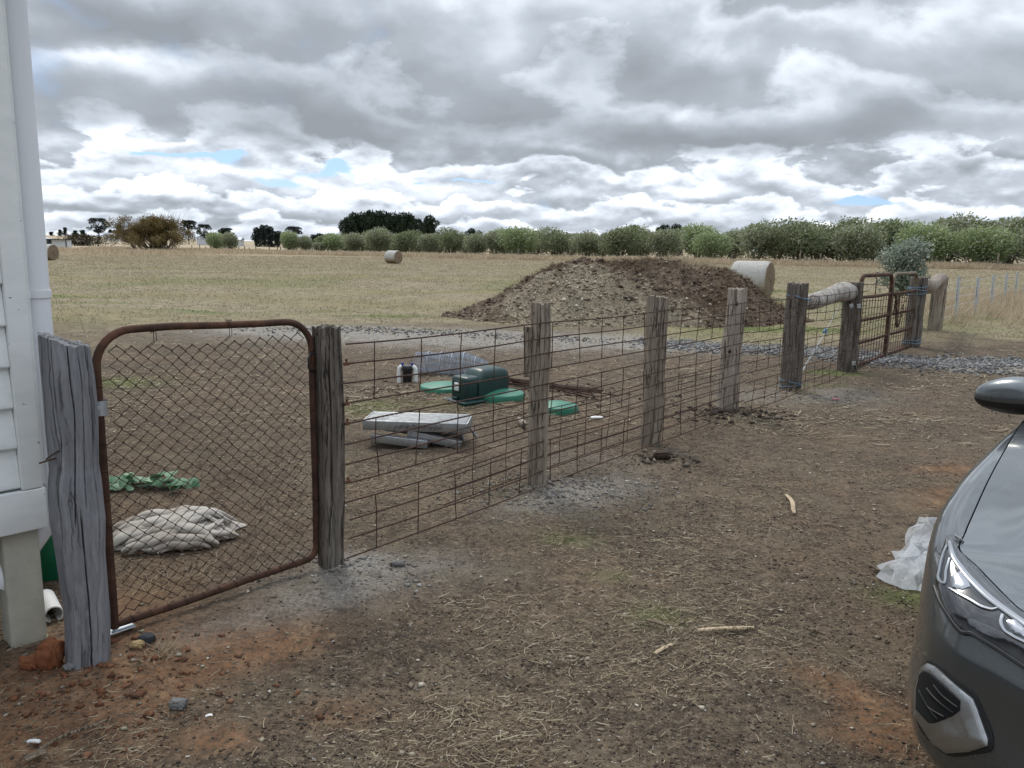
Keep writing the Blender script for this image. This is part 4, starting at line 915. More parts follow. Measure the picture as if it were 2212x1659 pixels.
# dry leaf beside the plastic bag
t = thing('dry_leaf', 'dry brown curled leaf beside the clear plastic bag', 'leaf', G(1905, 1236)); q = G(1905, 1236); mb = MB()
for (an, L_) in ((2.7, .06), (-.3, .05), (3.6, .05), (.5, .04)):
    d_ = np.array([math.cos(an), math.sin(an), 0]); s_ = np.array([-d_[1], d_[0], 0]); mb.grid(np.array([[q + d_ * L_ * u + s_ * w_ * .011 * math.sin(u * PI * .95 + .15) + UZ * (.012 + .008 * u + abs(w_) * .006) for w_ in (-1, 0, 1)] for u in np.linspace(0, 1, 6)]))
mb.build('blade', M_TWIG, t)

# ------------------------------------------------------------------ crumpled cloth and bag
def crumple(name, m, c, half, ang, hgt, folds, seed, n=170, fold_dir=.3, sharp=.034, th=.004, env_fn=None):
    u, v = np.meshgrid(np.linspace(-1, 1, n), np.linspace(-1, 1, int(n * .75)), indexing='ij')
    r = np.sqrt((u * (1 + .25 * np.sin(v * 3 + seed))) ** 2 + (v * (1 + .2 * np.sin(u * 4 + seed))) ** 2) + .22 * (fbm(np.arctan2(v, u) * 2.2 + seed, u * 0 + seed, 3) - .5)
    keep = r < 1
    env = np.clip(1 - r, 0, 1) ** .5
    a = fbm(u * 1.6 + seed, v * 1.6, 3) * 4.2; wx_ = u * math.cos(fold_dir) + v * math.sin(fold_dir); wy_ = -u * math.sin(fold_dir) + v * math.cos(fold_dir)
    f = wy_ * folds + a + .9 * np.sin(wx_ * 2.1 + seed); rid = np.abs(np.sin(f * .5)) ** .7; rid = np.maximum(rid, .95 * np.abs(np.sin(f * .33 + wx_ * 1.9 + 1)) ** .7)
    rid2 = 1 - np.abs(fbm(u * 4 + seed, v * 4 + 9, 3) - .5) * 4
    z = env * hgt * (.25 + .75 * (env_fn(u, v) if env_fn else 1)) * (.55 + .5 * rid) + env ** .4 * sharp * (rid ** 1.4) + env ** .5 * sharp * .35 * rid2 + .008
    du = .05 * np.sin(f * .8 + 1.3) * env; dv = .06 * np.cos(f * .7) * env
    X = (u + du) * half[0]; Y = (v + dv) * half[1]; ca, sa = math.cos(ang), math.sin(ang)
    Pn = np.stack([c[0] + X * ca - Y * sa, c[1] + X * sa + Y * ca, c[2] + z], -1)
    idx = np.full(u.shape, -1); idx[keep] = np.arange(keep.sum())
    q = np.stack([idx[:-1, :-1], idx[1:, :-1], idx[1:, 1:], idx[:-1, 1:]], -1).reshape(-1, 4); q = q[(q >= 0).all(1)]
    o = npmesh(name, Pn[keep], q, m, smooth=True); md = o.modifiers.new('thickness', 'SOLIDIFY'); md.thickness = th; return o
k = mat('dirty_canvas'); n = k.noise(k.obj, 5, 6, .6); c = k.mix(k.rng(n, .4, .7), (.47, .435, .39), (.25, .21, .175))
M_CLOTH = bs(k, c, .95, spec=.1, normal=k.bump(k.noise(k.obj, 260, 2, .5), .2, .002))
def fold_heap(name, m, c, ang, half, nf, seed, th=.004, deep=1.):
    r_ = np.random.default_rng(seed); n1, n2 = 300, 210; u, v = np.meshgrid(np.linspace(-1, 1, n1), np.linspace(-1, 1, n2), indexing='ij'); X = u * half[0]; Y = v * half[1]
    a_ = np.arctan2(v, u); out = .84 + .20 * (fbm(np.cos(a_) * 1.7 + seed, np.sin(a_) * 1.7 + 3, 3) - .5) * 2 + .05 * np.sin(a_ * 9 + seed); r = np.sqrt(u ** 2 + v ** 2) / out; keep = r < 1
    env = np.clip(1 - r ** 2.2, 0, 1) ** .6; base = env * (.018 + .085 * np.exp(-((u - .38) / .42) ** 2 - ((v - .05) / .6) ** 2) + .035 * np.exp(-((u + .45) / .4) ** 2)); z = base.copy()
    rolls = []
    wx_ = X + .02 * (fbm(X * 9, Y * 9 + seed, 3) - .5); wy_ = Y + .03 * (fbm(X * 7 + 40, Y * 7, 3) - .5)
    for i in range(nf):
        t_ = np.linspace(0, 1, 26); y0 = r_.uniform(-1, 1) * half[1] * .95; x0 = r_.uniform(-1.0, -.2) * half[0]; Ln = r_.uniform(.8, 1.9) * half[0]; cv = r_.normal(.03, .13); an = r_.normal(.10, .22)
        px_ = x0 + np.cumsum(np.cos(an + cv * t_ * 5)) * Ln / 26; py_ = y0 + np.cumsum(np.sin(an + cv * t_ * 5)) * Ln / 26
        def hb(X_, Y_):
            u_, v_ = np.clip(X_ / half[0], -1, 1), np.clip(Y_ / half[1], -1, 1); e_ = np.clip(1 - (np.sqrt(u_ ** 2 + v_ ** 2) / .9) ** 2.2, 0, 1) ** .6
            return e_ * (.018 + .085 * np.exp(-((u_ - .38) / .42) ** 2 - ((v_ - .05) / .6) ** 2) + .035 * np.exp(-((u_ + .45) / .4) ** 2))
        ok = (px_ / half[0]) ** 2 + (py_ / half[1]) ** 2 < .80
        if ok.sum() < 8: continue
        px_, py_ = px_[ok], py_[ok]; n_ = len(px_); R0 = r_.uniform(.008, .017) * deep; tt = np.linspace(0, 1, n_); rr_ = R0 * (np.sin(PI * (.04 + .92 * tt)) ** .55) * (1 + .18 * np.sin(tt * 9 + i)); zz_ = hb(px_, py_) + .006 + rr_ * .45 + r_.uniform(0, .030) * np.sin(PI * tt) ** .7 + .006 * np.sin(tt * 14 + i)
        ca, sa = math.cos(ang), math.sin(ang); rolls.append(([(c[0] + X_ * ca - Y_ * sa, c[1] + X_ * sa + Y_ * ca, c[2] + Z_) for X_, Y_, Z_ in zip(px_, py_, zz_)], rr_))
    z = z + env ** .5 * .006 * (fbm(X * 30, Y * 30 + seed, 3) - .5) * 2 + .006
    ca, sa = math.cos(ang), math.sin(ang); Pn = np.stack([c[0] + X * ca - Y * sa, c[1] + X * sa + Y * ca, c[2] + z], -1)
    idx = np.full(u.shape, -1); idx[keep] = np.arange(keep.sum()); q_ = np.stack([idx[:-1, :-1], idx[1:, :-1], idx[1:, 1:], idx[:-1, 1:]], -1).reshape(-1, 4); q_ = q_[(q_ >= 0).all(1)]
    mb = MB(); mb.add(Pn[keep], q_)
    for pts, rr_ in rolls: mb.tube(pts, rr_, 14, flat=.6)
    o = mb.build(name, m, None, True, 80); md = o.modifiers.new('thickness', 'SOLIDIFY'); md.thickness = th; return o
q = G(374, 1158); q[2] = .0
o = fold_heap('canvas_sheet', M_CLOTH, q, .28, (.41, .31), 36, 12, deep=2.2)
tag(o, 'crumpled dirty-white canvas sheet lying behind the chain-link gate', 'sheet')
k = mat('clear_plastic_film'); n = k.noise(k.obj, 14, 4, .6)
bs(k, (.68, .70, .72), .16, spec=.6, normal=k.bump(n, .3, .010))
tr = k.new('ShaderNodeBsdfTransparent'); tl = k.new('ShaderNodeBsdfTranslucent'); tl.inputs[0].default_value = (.75, .77, .8, 1)
m1 = k.new('ShaderNodeMixShader'); m1.inputs[0].default_value = .35; k.l.new(k.b.outputs[0], m1.inputs[1]); k.l.new(tl.outputs[0], m1.inputs[2])
m2 = k.new('ShaderNodeMixShader'); k.put(m2.inputs[0], k.rng(n, .35, .65, .34, .55)); k.l.new(m1.outputs[0], m2.inputs[1]); k.l.new(tr.outputs[0], m2.inputs[2]); k.l.new(m2.outputs[0], k.n['Material Output'].inputs[0])
M_FILM = k.m
Vb = []; Fb = []; r_ = np.random.default_rng(44)
for (p0, p1, hw, n_, m_) in ((G(1952, 1278), G(2008, 1200), .135, 9, 8), (G(1985, 1215), G(2022, 1128), .115, 9, 7), (G(1970, 1250), G(2015, 1165), .10, 8, 7)):
    ab = p1 - p0; L_ = np.linalg.norm(ab); ab = ab / L_; sb = np.array([-ab[1], ab[0], 0]); k0 = len(Vb)
    for i in range(n_):
        for j in range(m_):
            u_, v_ = i / (n_ - 1), j / (m_ - 1) * 2 - 1; e_ = (1 - abs(2 * u_ - 1) ** 3) * (1 - abs(v_) ** 3); w_ = hw * (.75 + .5 * r_.random()) * (.7 + .3 * math.sin(PI * u_) ** .5)
            Vb.append(p0 + ab * (L_ * u_ + r_.normal(0, .016)) + sb * (v_ * w_ + r_.normal(0, .010)) + UZ * (.006 + e_ * (.015 + .075 * r_.random() ** 1.3) + (0 if e_ > .2 else .012 * r_.random())))
    for i in range(n_ - 1):
        for j in range(m_ - 1):
            q_ = [k0 + i * m_ + j, k0 + (i + 1) * m_ + j, k0 + (i + 1) * m_ + j + 1, k0 + i * m_ + j + 1]
            Fb += [(q_[0], q_[1], q_[2]), (q_[0], q_[2], q_[3])] if r_.random() < .5 else [(q_[0], q_[1], q_[3]), (q_[1], q_[2], q_[3])]
mb = MB(); mb.add(Vb, Fb); o = mb.build('plastic_bag', M_FILM, None, False); md = o.modifiers.new('softening', 'SUBSURF'); md.levels = md.render_levels = 1; md.subdivision_type = 'SIMPLE'
tag(o, 'crumpled clear plastic bag lying on the yard beside the grey car', 'bag')

# ------------------------------------------------------------------ cut leafy branch behind the gate
q = G(318, 1058); t = thing('cut_branch', 'cut branch with round blue-green leaves lying behind the chain-link gate', 'branch', q); mb = MB()
mb.tube([q + np.array([-.22, .03, .02]), q + np.array([-.05, .03, .03]), q + np.array([.12, .04, .03]), q + np.array([.25, .03, .02])], [.008, .007, .005, .003], 6); mb.build('stem', M_TWIG, t)
mb = MB(); r_ = np.random.default_rng(11)
for i in range(46):
    u = r_.random(); c_ = q + np.array([-.24 + .48 * u + r_.normal(0, .03), .03 + r_.normal(0, .055), .02 + .075 * r_.random() * (1 - abs(u - .35))]); R__ = .022 + .022 * r_.random()
    nrm = np.array([r_.normal(0, .55), r_.normal(-.3, .55), 1.]); nrm /= np.linalg.norm(nrm); s_ = np.cross(nrm, rvec(1)[0]); s_ /= np.linalg.norm(s_); v_ = np.cross(nrm, s_)
    pts = [c_] + [c_ + (s_ * math.cos(a_) * 1.15 + v_ * math.sin(a_)) * R__ + nrm * R__ * .15 * math.cos(2 * a_) for a_ in np.linspace(0, 2 * PI, 14, endpoint=False)]; mb.add(pts, [(0, 1 + j, 1 + (j + 1) % 14) for j in range(14)])
mb.build('foliage', M_FRESH, t, angle=180)

# ------------------------------------------------------------------ tank lids, pump cover, filter, netting, rods, platform
def lid(label, px, py, R, z0=.040):
    q = G(px, py); t = thing('tank_lid', label, 'lid', q, 'green tank lids'); mb = MB(); q = q + UZ * z0
    mb.lathe(q, [(R * .97, -.06), (R, -.03), (R, .004), (R * .985, .018), (R * .96, .016), (R * .94, .024), (R * .6, .043), (R * .3, .056), (R * .06, .061), (.001, .062)], 56); mb.build('dome', M_GREEN_LID, t)
    return t
lid('round light green tank lid partly hidden behind the dark green pump cover', 960, 849, .27)
lid('round light green tank lid lying right in front of the dark green pump cover', 1080, 868, .255)
lid('round light green tank lid by itself behind the plank-backed grey post', 1203, 890, .205)
q = G(1008, 881); ya = .80; ax_ = np.array([math.cos(ya), math.sin(ya), 0]); ay_ = np.array([-ax_[1], ax_[0], 0])
t = thing('pump_cover', 'dark green moulded pump cover with a white louvred vent', 'pump cover', q)
def rbox(mb, c, sz, b_): mb.box(c, sz, (ax_, ay_, UZ), b_)
mb = MB(); rbox(mb, q + ax_ * .095 + ay_ * .12 + UZ * .125, (.19, .245, .275), .035); mb.build('front_housing', M_GREEN_BOX, t)
mb = MB(); Gd = []
for u in np.linspace(.15, .60, 16):                                       # the long hood with its arched top
    hh_ = .225 + .095 * math.sin(min(1, (u - .15) / .10) * PI / 2) * (1 if u < .46 else math.cos((u - .46) / .14 * PI / 2 * .6)); w_ = .135 if u < .55 else .135 * (1 - ((u - .55) / .05) ** 2 * .25); row = []
    for (a_, b_) in ((-1, 0), (-1, .3), (-1, .75), (-.93, .92), (-.75, .99), (-.4, 1.01), (0, 1.02), (.4, 1.01), (.75, .99), (.93, .92), (1, .75), (1, .3), (1, 0)): row.append(q + ax_ * u + ay_ * (.12 + a_ * w_) + UZ * hh_ * b_)
    Gd.append(row)
Gd = np.array(Gd); mb.grid(Gd); mb.add(list(Gd[-1]), [tuple(range(13))[::-1]]); mb.add(list(Gd[0]), [tuple(range(13))]); mb.build('hood', M_GREEN_BOX, t, angle=50)
mb = MB(); rbox(mb, q + ax_ * .28 + ay_ * .12 + UZ * .012, (.70, .34, .035), .012); mb.build('base_flange', M_GREEN_BOX, t)
vc = q + ay_ * .14 - ax_ * .004 + UZ * .16
mb = MB(); mb.box(vc + ax_ * .004, (.012, .10, .125), (ax_, ay_, UZ), .005); mb.build('vent_surround', M_GREEN_BOX, t)
mb = MB(); mb.box(vc - ax_ * .004, (.016, .060, .084), (ax_, ay_, UZ), .006)
for i in range(4): mb.box(vc - ax_ * .013 + UZ * (-.027 + .018 * i), (.008, .046, .007), (ax_, ay_, UZ), .002)
mb.build('vent', M_PVC, t)
mb = MB(); mb.box(q - ax_ * .012 + ay_ * .15 + UZ * .05, (.05, .08, .014), (ax_, ay_, UZ), .004); mb.build('latch', M_GREEN_BOX, t)
# pipe filter
q = G(880, 829); t = thing('pipe_filter', 'black filter canister between two bent white plastic pipes standing in the soil', 'filter', q); mb = MB()
for sg in (-1, 1):
    x_ = sg * .092; pts = [q + np.array([x_, 0, -.1]), q + np.array([x_, 0, .10])] + [q + np.array([x_ - sg * (.035 - .035 * math.cos(a_)), 0, .145 + .035 * math.sin(a_)]) for a_ in np.linspace(0, PI / 2, 6)] + [q + np.array([sg * .04, 0, .18])]
    mb = MB(); mb.tube(pts, .026, 14); p_ = mb.build('pipe', M_PVC, t); mb = MB(); mb.tube([q + np.array([x_, 0, .075]), q + np.array([x_, 0, .105])], .030, 14); mb.build('coupling', M_PVC, p_)
mb = MB(); mb.lathe(q + UZ * -.02, [(.048, 0), (.052, .02), (.058, .16), (.066, .165), (.068, .20), (.060, .215), (.02, .222), (.001, .222)], 24); mb.build('canister', M_BLACK, t)
for sg in (-1, 1):
    mb = MB(); mb.lathe(q + np.array([sg * .055, -.01, .185]), [(.012, 0), (.012, .03), (.018, .03), (.018, .045), (.004, .048)], 10); mb.build('knob', m_plain('blue_plastic', (.03, .06, .3)), t)
# roll of netting
qa, qb = G(900, 806), G(1052, 812); t = thing('netting_roll', 'roll of bluish galvanised wire netting lying on the bare soil', 'netting roll', (qa + qb) / 2)
mb = MB(); ax = qb - qa; Ln = np.linalg.norm(ax); ax /= Ln; s1 = np.cross(ax, UZ); s1 /= np.linalg.norm(s1); r_ = np.random.default_rng(5); RR_ = .135
rad_ = lambda u: RR_ * (1.05 if u < .7 else 1.05 - (u - .7) * 1.35)
for j in range(16):
    u = .01 + j / 15 * .98; lay = 4
    mb.tube([qa + ax * (Ln * u + .02 * math.sin(a_ * .7)) + (s1 * math.cos(a_) + UZ * math.sin(a_)) * rad_(u) * (1 - .08 * a_ / (2 * PI)) * (1 + .03 * r_.normal()) + UZ * rad_(u) for a_ in np.linspace(0, 2 * PI * lay, 18 * lay)], .0021, 4, False)
for i in range(64):
    a_ = r_.random() * 2 * PI; f_ = .7 + .33 * r_.random(); mb.tube([qa + ax * Ln * u + (s1 * math.cos(a_ + .25 * math.sin(u * 5 + i)) + UZ * math.sin(a_ + .25 * math.sin(u * 5 + i))) * rad_(u) * f_ + UZ * rad_(u) for u in np.linspace(0, 1, 9)], .0019, 4, False)
for u in (.18, .36, .52, .68, .84): mb.tube([qa + ax * (Ln * u) + (s1 * math.cos(a_) + UZ * math.sin(a_)) * rad_(u) * 1.03 + UZ * rad_(u) for a_ in np.linspace(0, 2 * PI, 24)], .005, 5)
mb.build('netting', M_NETW, t)
# steel rods
r_ = np.random.default_rng(8)
for i in range(16):
    a_ = G(1085 + r_.normal(0, 12), 826 + r_.random() * 12); b_ = G(1285 + r_.normal(0, 22), 838 + r_.random() * 18 + (i > 10) * 14)
    mb = MB(); z0 = .03 + .05 * r_.random(); mb.tube([a_ + UZ * z0, (a_ + b_) / 2 + UZ * (.03 + .04 * r_.random()), b_ + UZ * .012], .007, 6); o = mb.build('steel_rod', M_RUSTD)
    tag(o, 'rusty steel rod in the loose bundle beside the dark green pump cover', 'rod', 'rusty steel rods in a loose bundle')
# aluminium work platform with folded legs
zt = .215; BL, FL, FR, BR = [G(px, py, zt) for px, py in ((827.7, 891.6), (787.6, 907.2), (1006.4, 914.3), (1041.3, 898.8))]
ux = (FR - FL) / np.linalg.norm(FR - FL); uy = np.cross(UZ, ux); Wd, Dp = np.linalg.norm(FR - FL), float((BL - FL) @ uy); Dp = max(.32, min(Dp, .45))
t = thing('work_platform', 'low aluminium work platform with ribbed deck and its legs folded under', 'platform', (FL + FR) / 2 * np.array([1, 1, 0]))
K_ = lambda a_, b_, z_: FL * np.array([1, 1, 0]) + ux * a_ + uy * b_ + UZ * z_
mb = MB(); nr_ = 8
for i in range(nr_): mb.box(K_(Wd / 2, Dp * (i + .5) / nr_, zt - .012), (Wd, Dp / nr_ * .55, .024), (ux, uy, UZ), .003)
mb.box(K_(Wd / 2, Dp / 2, zt - .06), (Wd - .01, Dp - .01, .02), (ux, uy, UZ)); mb.build('deck', M_ALU, t)
mb = MB()
for b_ in (-.008, Dp + .008): mb.box(K_(Wd / 2, b_, zt - .038), (Wd + .02, .016, .074), (ux, uy, UZ), .003)
mb.box(K_(-.010, Dp / 2, zt - .038), (.014, Dp, .074), (ux, uy, UZ), .003); mb.box(K_(Wd + .010, Dp / 2, zt - .038), (.014, Dp, .074), (ux, uy, UZ), .003)
side_ = mb.build('side_rail', M_ALU, t)
mb = MB(); r_ = np.random.default_rng(2)
for i in range(26):                                                        # faded hand scribble along the rail
    a0 = Wd * (.30 + .46 * i / 26); mb.tube([K_(a0 + .014 * u + .004 * r_.normal(), -.0175, zt - .040 + .010 * r_.normal()) for u in np.linspace(0, 1, 5)], .0013, 4, False)
mb.build('scribble', M_BLACK, side_)
for (a0, z0, a1, z1, bb) in ((.06, .085, .50, .045, -.03), (Wd - .04, .035, Wd * .42, .115, .03), (.08, .1, .5, .05, Dp - .02), (Wd - .05, .05, Wd * .45, .11, Dp - .05)):
    mb = MB(); A_, B_ = K_(a0, bb, z0), K_(a1, bb, z1); d_ = (B_ - A_); Ln = np.linalg.norm(d_); d_ /= Ln; mb.box((A_ + B_) / 2, (Ln, .05, .062), (d_, uy, np.cross(d_, uy)), .004); mb.build('leg', M_ALU, t)
mb = MB(); mb.tube([K_(Wd + .005, Dp * .8, .12), K_(Wd + .06, Dp * .85, .035)], .013, 6); mb.build('brace', M_ALU, t); mb = MB(); mb.tube([K_(Wd - .06, Dp * .5, .12), K_(Wd - .03, Dp * .5, .03)], .012, 6); mb.build('brace', M_ALU, t)

# ------------------------------------------------------------------ the mound of soil, rubble and straw
MX = [(-1.9, 0), (-1.3, .08), (-.5, .40), (.15, .76), (.8, 1.06), (1.3, 1.20), (1.9, 1.27), (2.7, 1.24), (3.4, 1.27), (3.9, 1.28), (4.4, 1.22), (5.0, 1.07), (5.5, .85), (5.9, .56), (6.6, .2), (7.3, 0)]
def mound_h(x, y):
    R_ = np.interp(x, [q[0] for q in MX], [q[1] for q in MX]); yc = 18.4 + .12 * (x - 2.5)
    dpt = .35 + 2.15 * np.sqrt(np.clip(R_ / 1.34, 0, 1)); tt = np.abs(y - yc) / dpt
    h = R_ * (1 - np.clip(tt, 0, 1) ** 1.55)
    top = sstep(.25, .9, h)
    h = h + sstep(.02, .2, h) * ((fbm(x * 1.5, y * 1.5 + 3, 4) - .5) * .20 + (np.abs(fbm(x * 3.5 + 8, y * 3.5, 4) - .5)) * .26 * (.5 + top) + (fbm(x * 12, y * 12, 3) - .5) * .09)
    return h - .03
xx, yy = np.meshgrid(np.linspace(-2.6, 8.2, 330), np.linspace(15.2, 21.6, 210), indexing='ij')
hz_ = mound_h(xx, yy); Vm = np.stack([xx, yy, hz_ + np.minimum(gz(xx, yy), 0) * 0 + .0], -1).reshape(-1, 3); nu, nv = xx.shape
ii, jj = np.meshgrid(np.arange(nu - 1), np.arange(nv - 1), indexing='ij'); Fm = np.stack([ii * nv + jj, (ii + 1) * nv + jj, (ii + 1) * nv + jj + 1, ii * nv + jj + 1], -1).reshape(-1, 4)
kf = (Vm[Fm][:, :, 2].max(1) > -.02); Fm = Fm[kf]; us = np.unique(Fm); re_ = np.full(len(Vm), -1); re_[us] = np.arange(len(us)); Vm = Vm[us]; Fm = re_[Fm]
Vm[:, 2] += gz(Vm[:, 0], Vm[:, 1])
def rub(x, y):                                                             # where the pale rubble faces the yard
    q = np.exp(-((x - 1.2) / 1.75) ** 2) * sstep(18.3, 17.3, y + .25 * (fbm(x * 1.2, y * 1.2, 3) - .5)) + .4 * np.exp(-((x - 4.) / 1.2) ** 2) * sstep(17.2, 16.4, y)
    return np.clip(q * (.4 + 1.2 * fbm(x * 2.2, y * 2.2 + 5, 3)), 0, 1)
rb = rub(Vm[:, 0], Vm[:, 1]); za = np.stack([rb, sstep(.2, 1.1, Vm[:, 2]), rb * 0, rb * 0 + 1], 1)
k = mat('mound_soil'); at = k.new('ShaderNodeAttribute', attribute_name='zone'); sp = k.new('ShaderNodeSeparateColor'); k.put(sp.inputs[0], at.outputs['Color'])
nB = k.noise(k.pos, 6, 8, .68); nC = k.noise(k.pos, 32, 5, .7); nA = k.noise(k.pos, 1.6, 5, .6)
soil = k.ramp(nB, [(.3, (.045, .032, .024)), (.5, (.112, .080, .058)), (.7, (.195, .148, .108))])
soil = k.mix(k.math('MULTIPLY', k.rng(nC, .5, .68), k.rng(nA, .40, .6, .25, 1)), soil, (.27, .205, .135))
rubc = k.ramp(nC, [(.28, (.11, .085, .058)), (.48, (.27, .22, .155)), (.66, (.44, .385, .285)), (.8, (.60, .55, .45))])
k.put(k.b.inputs['Base Color'], k.mix(k.rng(k.math('MULTIPLY_ADD', k.math('SUBTRACT', nB, .5), .9, sp.outputs[0]), .25, .66, 0, .92), soil, rubc))
M_MOUND = bs(k, None, .95, spec=.1, normal=k.bump(k.math('ADD', nB, k.math('MULTIPLY', nC, .5)), 1., .06))
o = npmesh('dirt_mound', Vm, Fm, M_MOUND, smooth=True, attrs={'zone': za}); tag(o, 'big mound of brown soil with pale rubble on its face, beyond the fence', 'mound')
n = 30000; x = -2.2 + rng.random(n) * 9.6; y = 15.3 + rng.random(n) * 3.4; h = mound_h(x, y); kp = (h > -.01) & (rng.random(n) < .8 * rub(x, y) + .06); x, y, h = x[kp], y[kp], h[kp]
sz = .007 + .045 * rng.random(len(x)) ** 5
stones('mound_rubble', np.stack([x, y, h + gz(x, y) + sz * .2], 1), sz, M_RUBBLE, 'pale stones and rubble over the face of the soil mound', jit=.45)
n = 9000; x = -2.2 + rng.random(n) * 9.6; y = 15.3 + rng.random(n) * 5.6; h = mound_h(x, y); kp = (h > .0) & (rng.random(n) < 1 - rub(x, y)); x, y, h = x[kp], y[kp], h[kp]
sz = .010 + .055 * rng.random(len(x)) ** 4
stones('mound_clods', np.stack([x, y, h + gz(x, y) + sz * .1], 1), sz, m_stone('mound_clod', [(0, (.05, .034, .025)), (.6, (.115, .08, .057)), (1, (.2, .15, .108))], 14), 'brown soil clods over the mound', jit=.4, ico=True)
n = 90000; x = -2.2 + rng.random(n) * 9.6; y = 15.3 + rng.random(n) * 5.6; h = mound_h(x, y); gg = fbm(x * 1.3 + 70, y * 1.3, 4)
kp = (h > .02) & (rng.random(n) < np.clip((gg - .46) * 5, .02, 1) * (1 - .8 * rub(x, y))); x, y, h = x[kp], y[kp], h[kp]; n = len(x)
D = np.stack([rng.normal(.2, 1, n), rng.normal(-.5, .9, n), rng.random(n) * .9], 1)
Vv, Ff = leaves(np.stack([x, y, h + gz(x, y) - .005], 1), D, rvec(n), .06 + .16 * rng.random(n) ** 1.7, .0042)
tag(npmesh('mound_straw', Vv, Ff, m_leaf('mound_straw_bits', [(0, (.10, .072, .045)), (.5, (.20, .15, .095)), (1, (.38, .30, .20))], .85, .1, .1)), 'dry straw and turf roots matted over the mound', kind='stuff')
x = rng.normal(4.05, .32, 500); y = rng.normal(18.6, .3, 500); Vv, Ff = leaves(np.stack([x, y, mound_h(x, y)], 1), np.stack([rng.normal(.4, .4, 500), rng.normal(0, .4, 500), np.ones(500)], 1), rvec(500), .12 + .2 * rng.random(500), .005)
tag(npmesh('mound_top_grass', Vv, Ff, M_TALLG), 'dry grass standing on top of the mound', kind='stuff')

# ------------------------------------------------------------------ round hay bales
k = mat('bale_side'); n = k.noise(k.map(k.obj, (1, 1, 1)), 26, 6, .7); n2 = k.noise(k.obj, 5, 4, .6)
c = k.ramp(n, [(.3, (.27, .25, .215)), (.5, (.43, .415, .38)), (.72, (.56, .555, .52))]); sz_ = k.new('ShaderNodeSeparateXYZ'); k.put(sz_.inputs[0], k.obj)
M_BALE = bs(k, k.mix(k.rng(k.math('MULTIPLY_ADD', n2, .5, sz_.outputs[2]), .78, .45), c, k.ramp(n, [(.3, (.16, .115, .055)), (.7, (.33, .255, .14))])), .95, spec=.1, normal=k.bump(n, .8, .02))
k = mat('bale_end'); n = k.noise(k.obj, 34, 6, .7); n2 = k.noise(k.obj, 4, 4, .6)
M_BALEE = bs(k, k.mix(k.rng(n2, .4, .65), k.ramp(n, [(.3, (.09, .07, .05)), (.5, (.2, .155, .11)), (.75, (.33, .27, .2))]), k.ramp(n, [(.3, (.14, .10, .06)), (.75, (.40, .32, .22))])), .95, spec=.1, normal=k.bump(n, 1., .03))
def bale(label, c, R, W, ang):
    t = thing('hay_bale', label, 'hay bale', c, 'round hay bales'); a_ = np.array([math.cos(ang), math.sin(ang), 0]); s_ = np.array([-a_[1], a_[0], 0]); n, nw = 72, 16; o_ = np.array(c, float)
    th, u = np.meshgrid(np.linspace(0, 2 * PI, n, endpoint=False), np.linspace(-.5, .5, nw), indexing='ij')
    r = R * (1 - .05 * np.clip((np.abs(u) - .40) / .1, 0, 1) ** 2) * (1 + .025 * (fbm(np.cos(th) * 2 + 9, np.sin(th) * 2 + u * 3, 3) - .5)); r = r * (1 - .05 * np.clip(-np.sin(th) - .7, 0, 1) / .3)
    Gd = o_ + a_ * (u * W)[..., None] + s_ * (r * np.cos(th))[..., None] + UZ * (r * np.sin(th) + R * .95)[..., None]
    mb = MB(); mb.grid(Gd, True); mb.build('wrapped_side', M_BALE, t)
    for e, sg in ((nw - 1, 1), (0, -1)):
        rings = [Gd[:, e]]; c_ = o_ + a_ * (sg * .5 * W) + UZ * R * .95
        for f in np.linspace(.93, .03, 12): rings.append(c_ + (Gd[:, e] - c_) * f + a_ * sg * (.018 + .03 * (fbm(np.arange(n) * .5 + f * 9, np.full(n, f * 11), 2) - .5))[:, None])
        mb = MB(); mb.grid(np.array(rings).transpose(1, 0, 2), True); mb.build('cut_face', M_BALEE, t)
    mb = MB(); r_ = np.random.default_rng(4)
    for i in range(60):
        a0 = r_.random() * 2 * PI; u0 = .5 if r_.random() < .7 else r_.random() - .5; q = o_ + a_ * u0 * W + s_ * R * .98 * math.cos(a0) + UZ * (R * .95 + R * .98 * math.sin(a0)); mb.tube([q, q + rvec(1)[0] * .05, q + rvec(1)[0] * .09 - UZ * .03], .004, 3, False)
    mb.build('straw_fringe', M_TALLG, t)
q = _G0(1622, 642)
bale('big round hay bale wrapped in pale net, just behind the soil mound', (q[0], q[1], 0), .66, 1.25, -.58)
q = _G0(850, 567); q = V(850, 560, 74); bale('small-looking round hay bale out in the paddock before the windbreak trees', (q[0], q[1], float(terr(q[0], q[1]))), .62, 1.22, 2.55)
q = V(100, 550, 64); bale('round hay bale half hidden behind the downpipe of the white house', (q[0], q[1], float(terr(q[0], q[1]))), .66, 1.3, -.15)

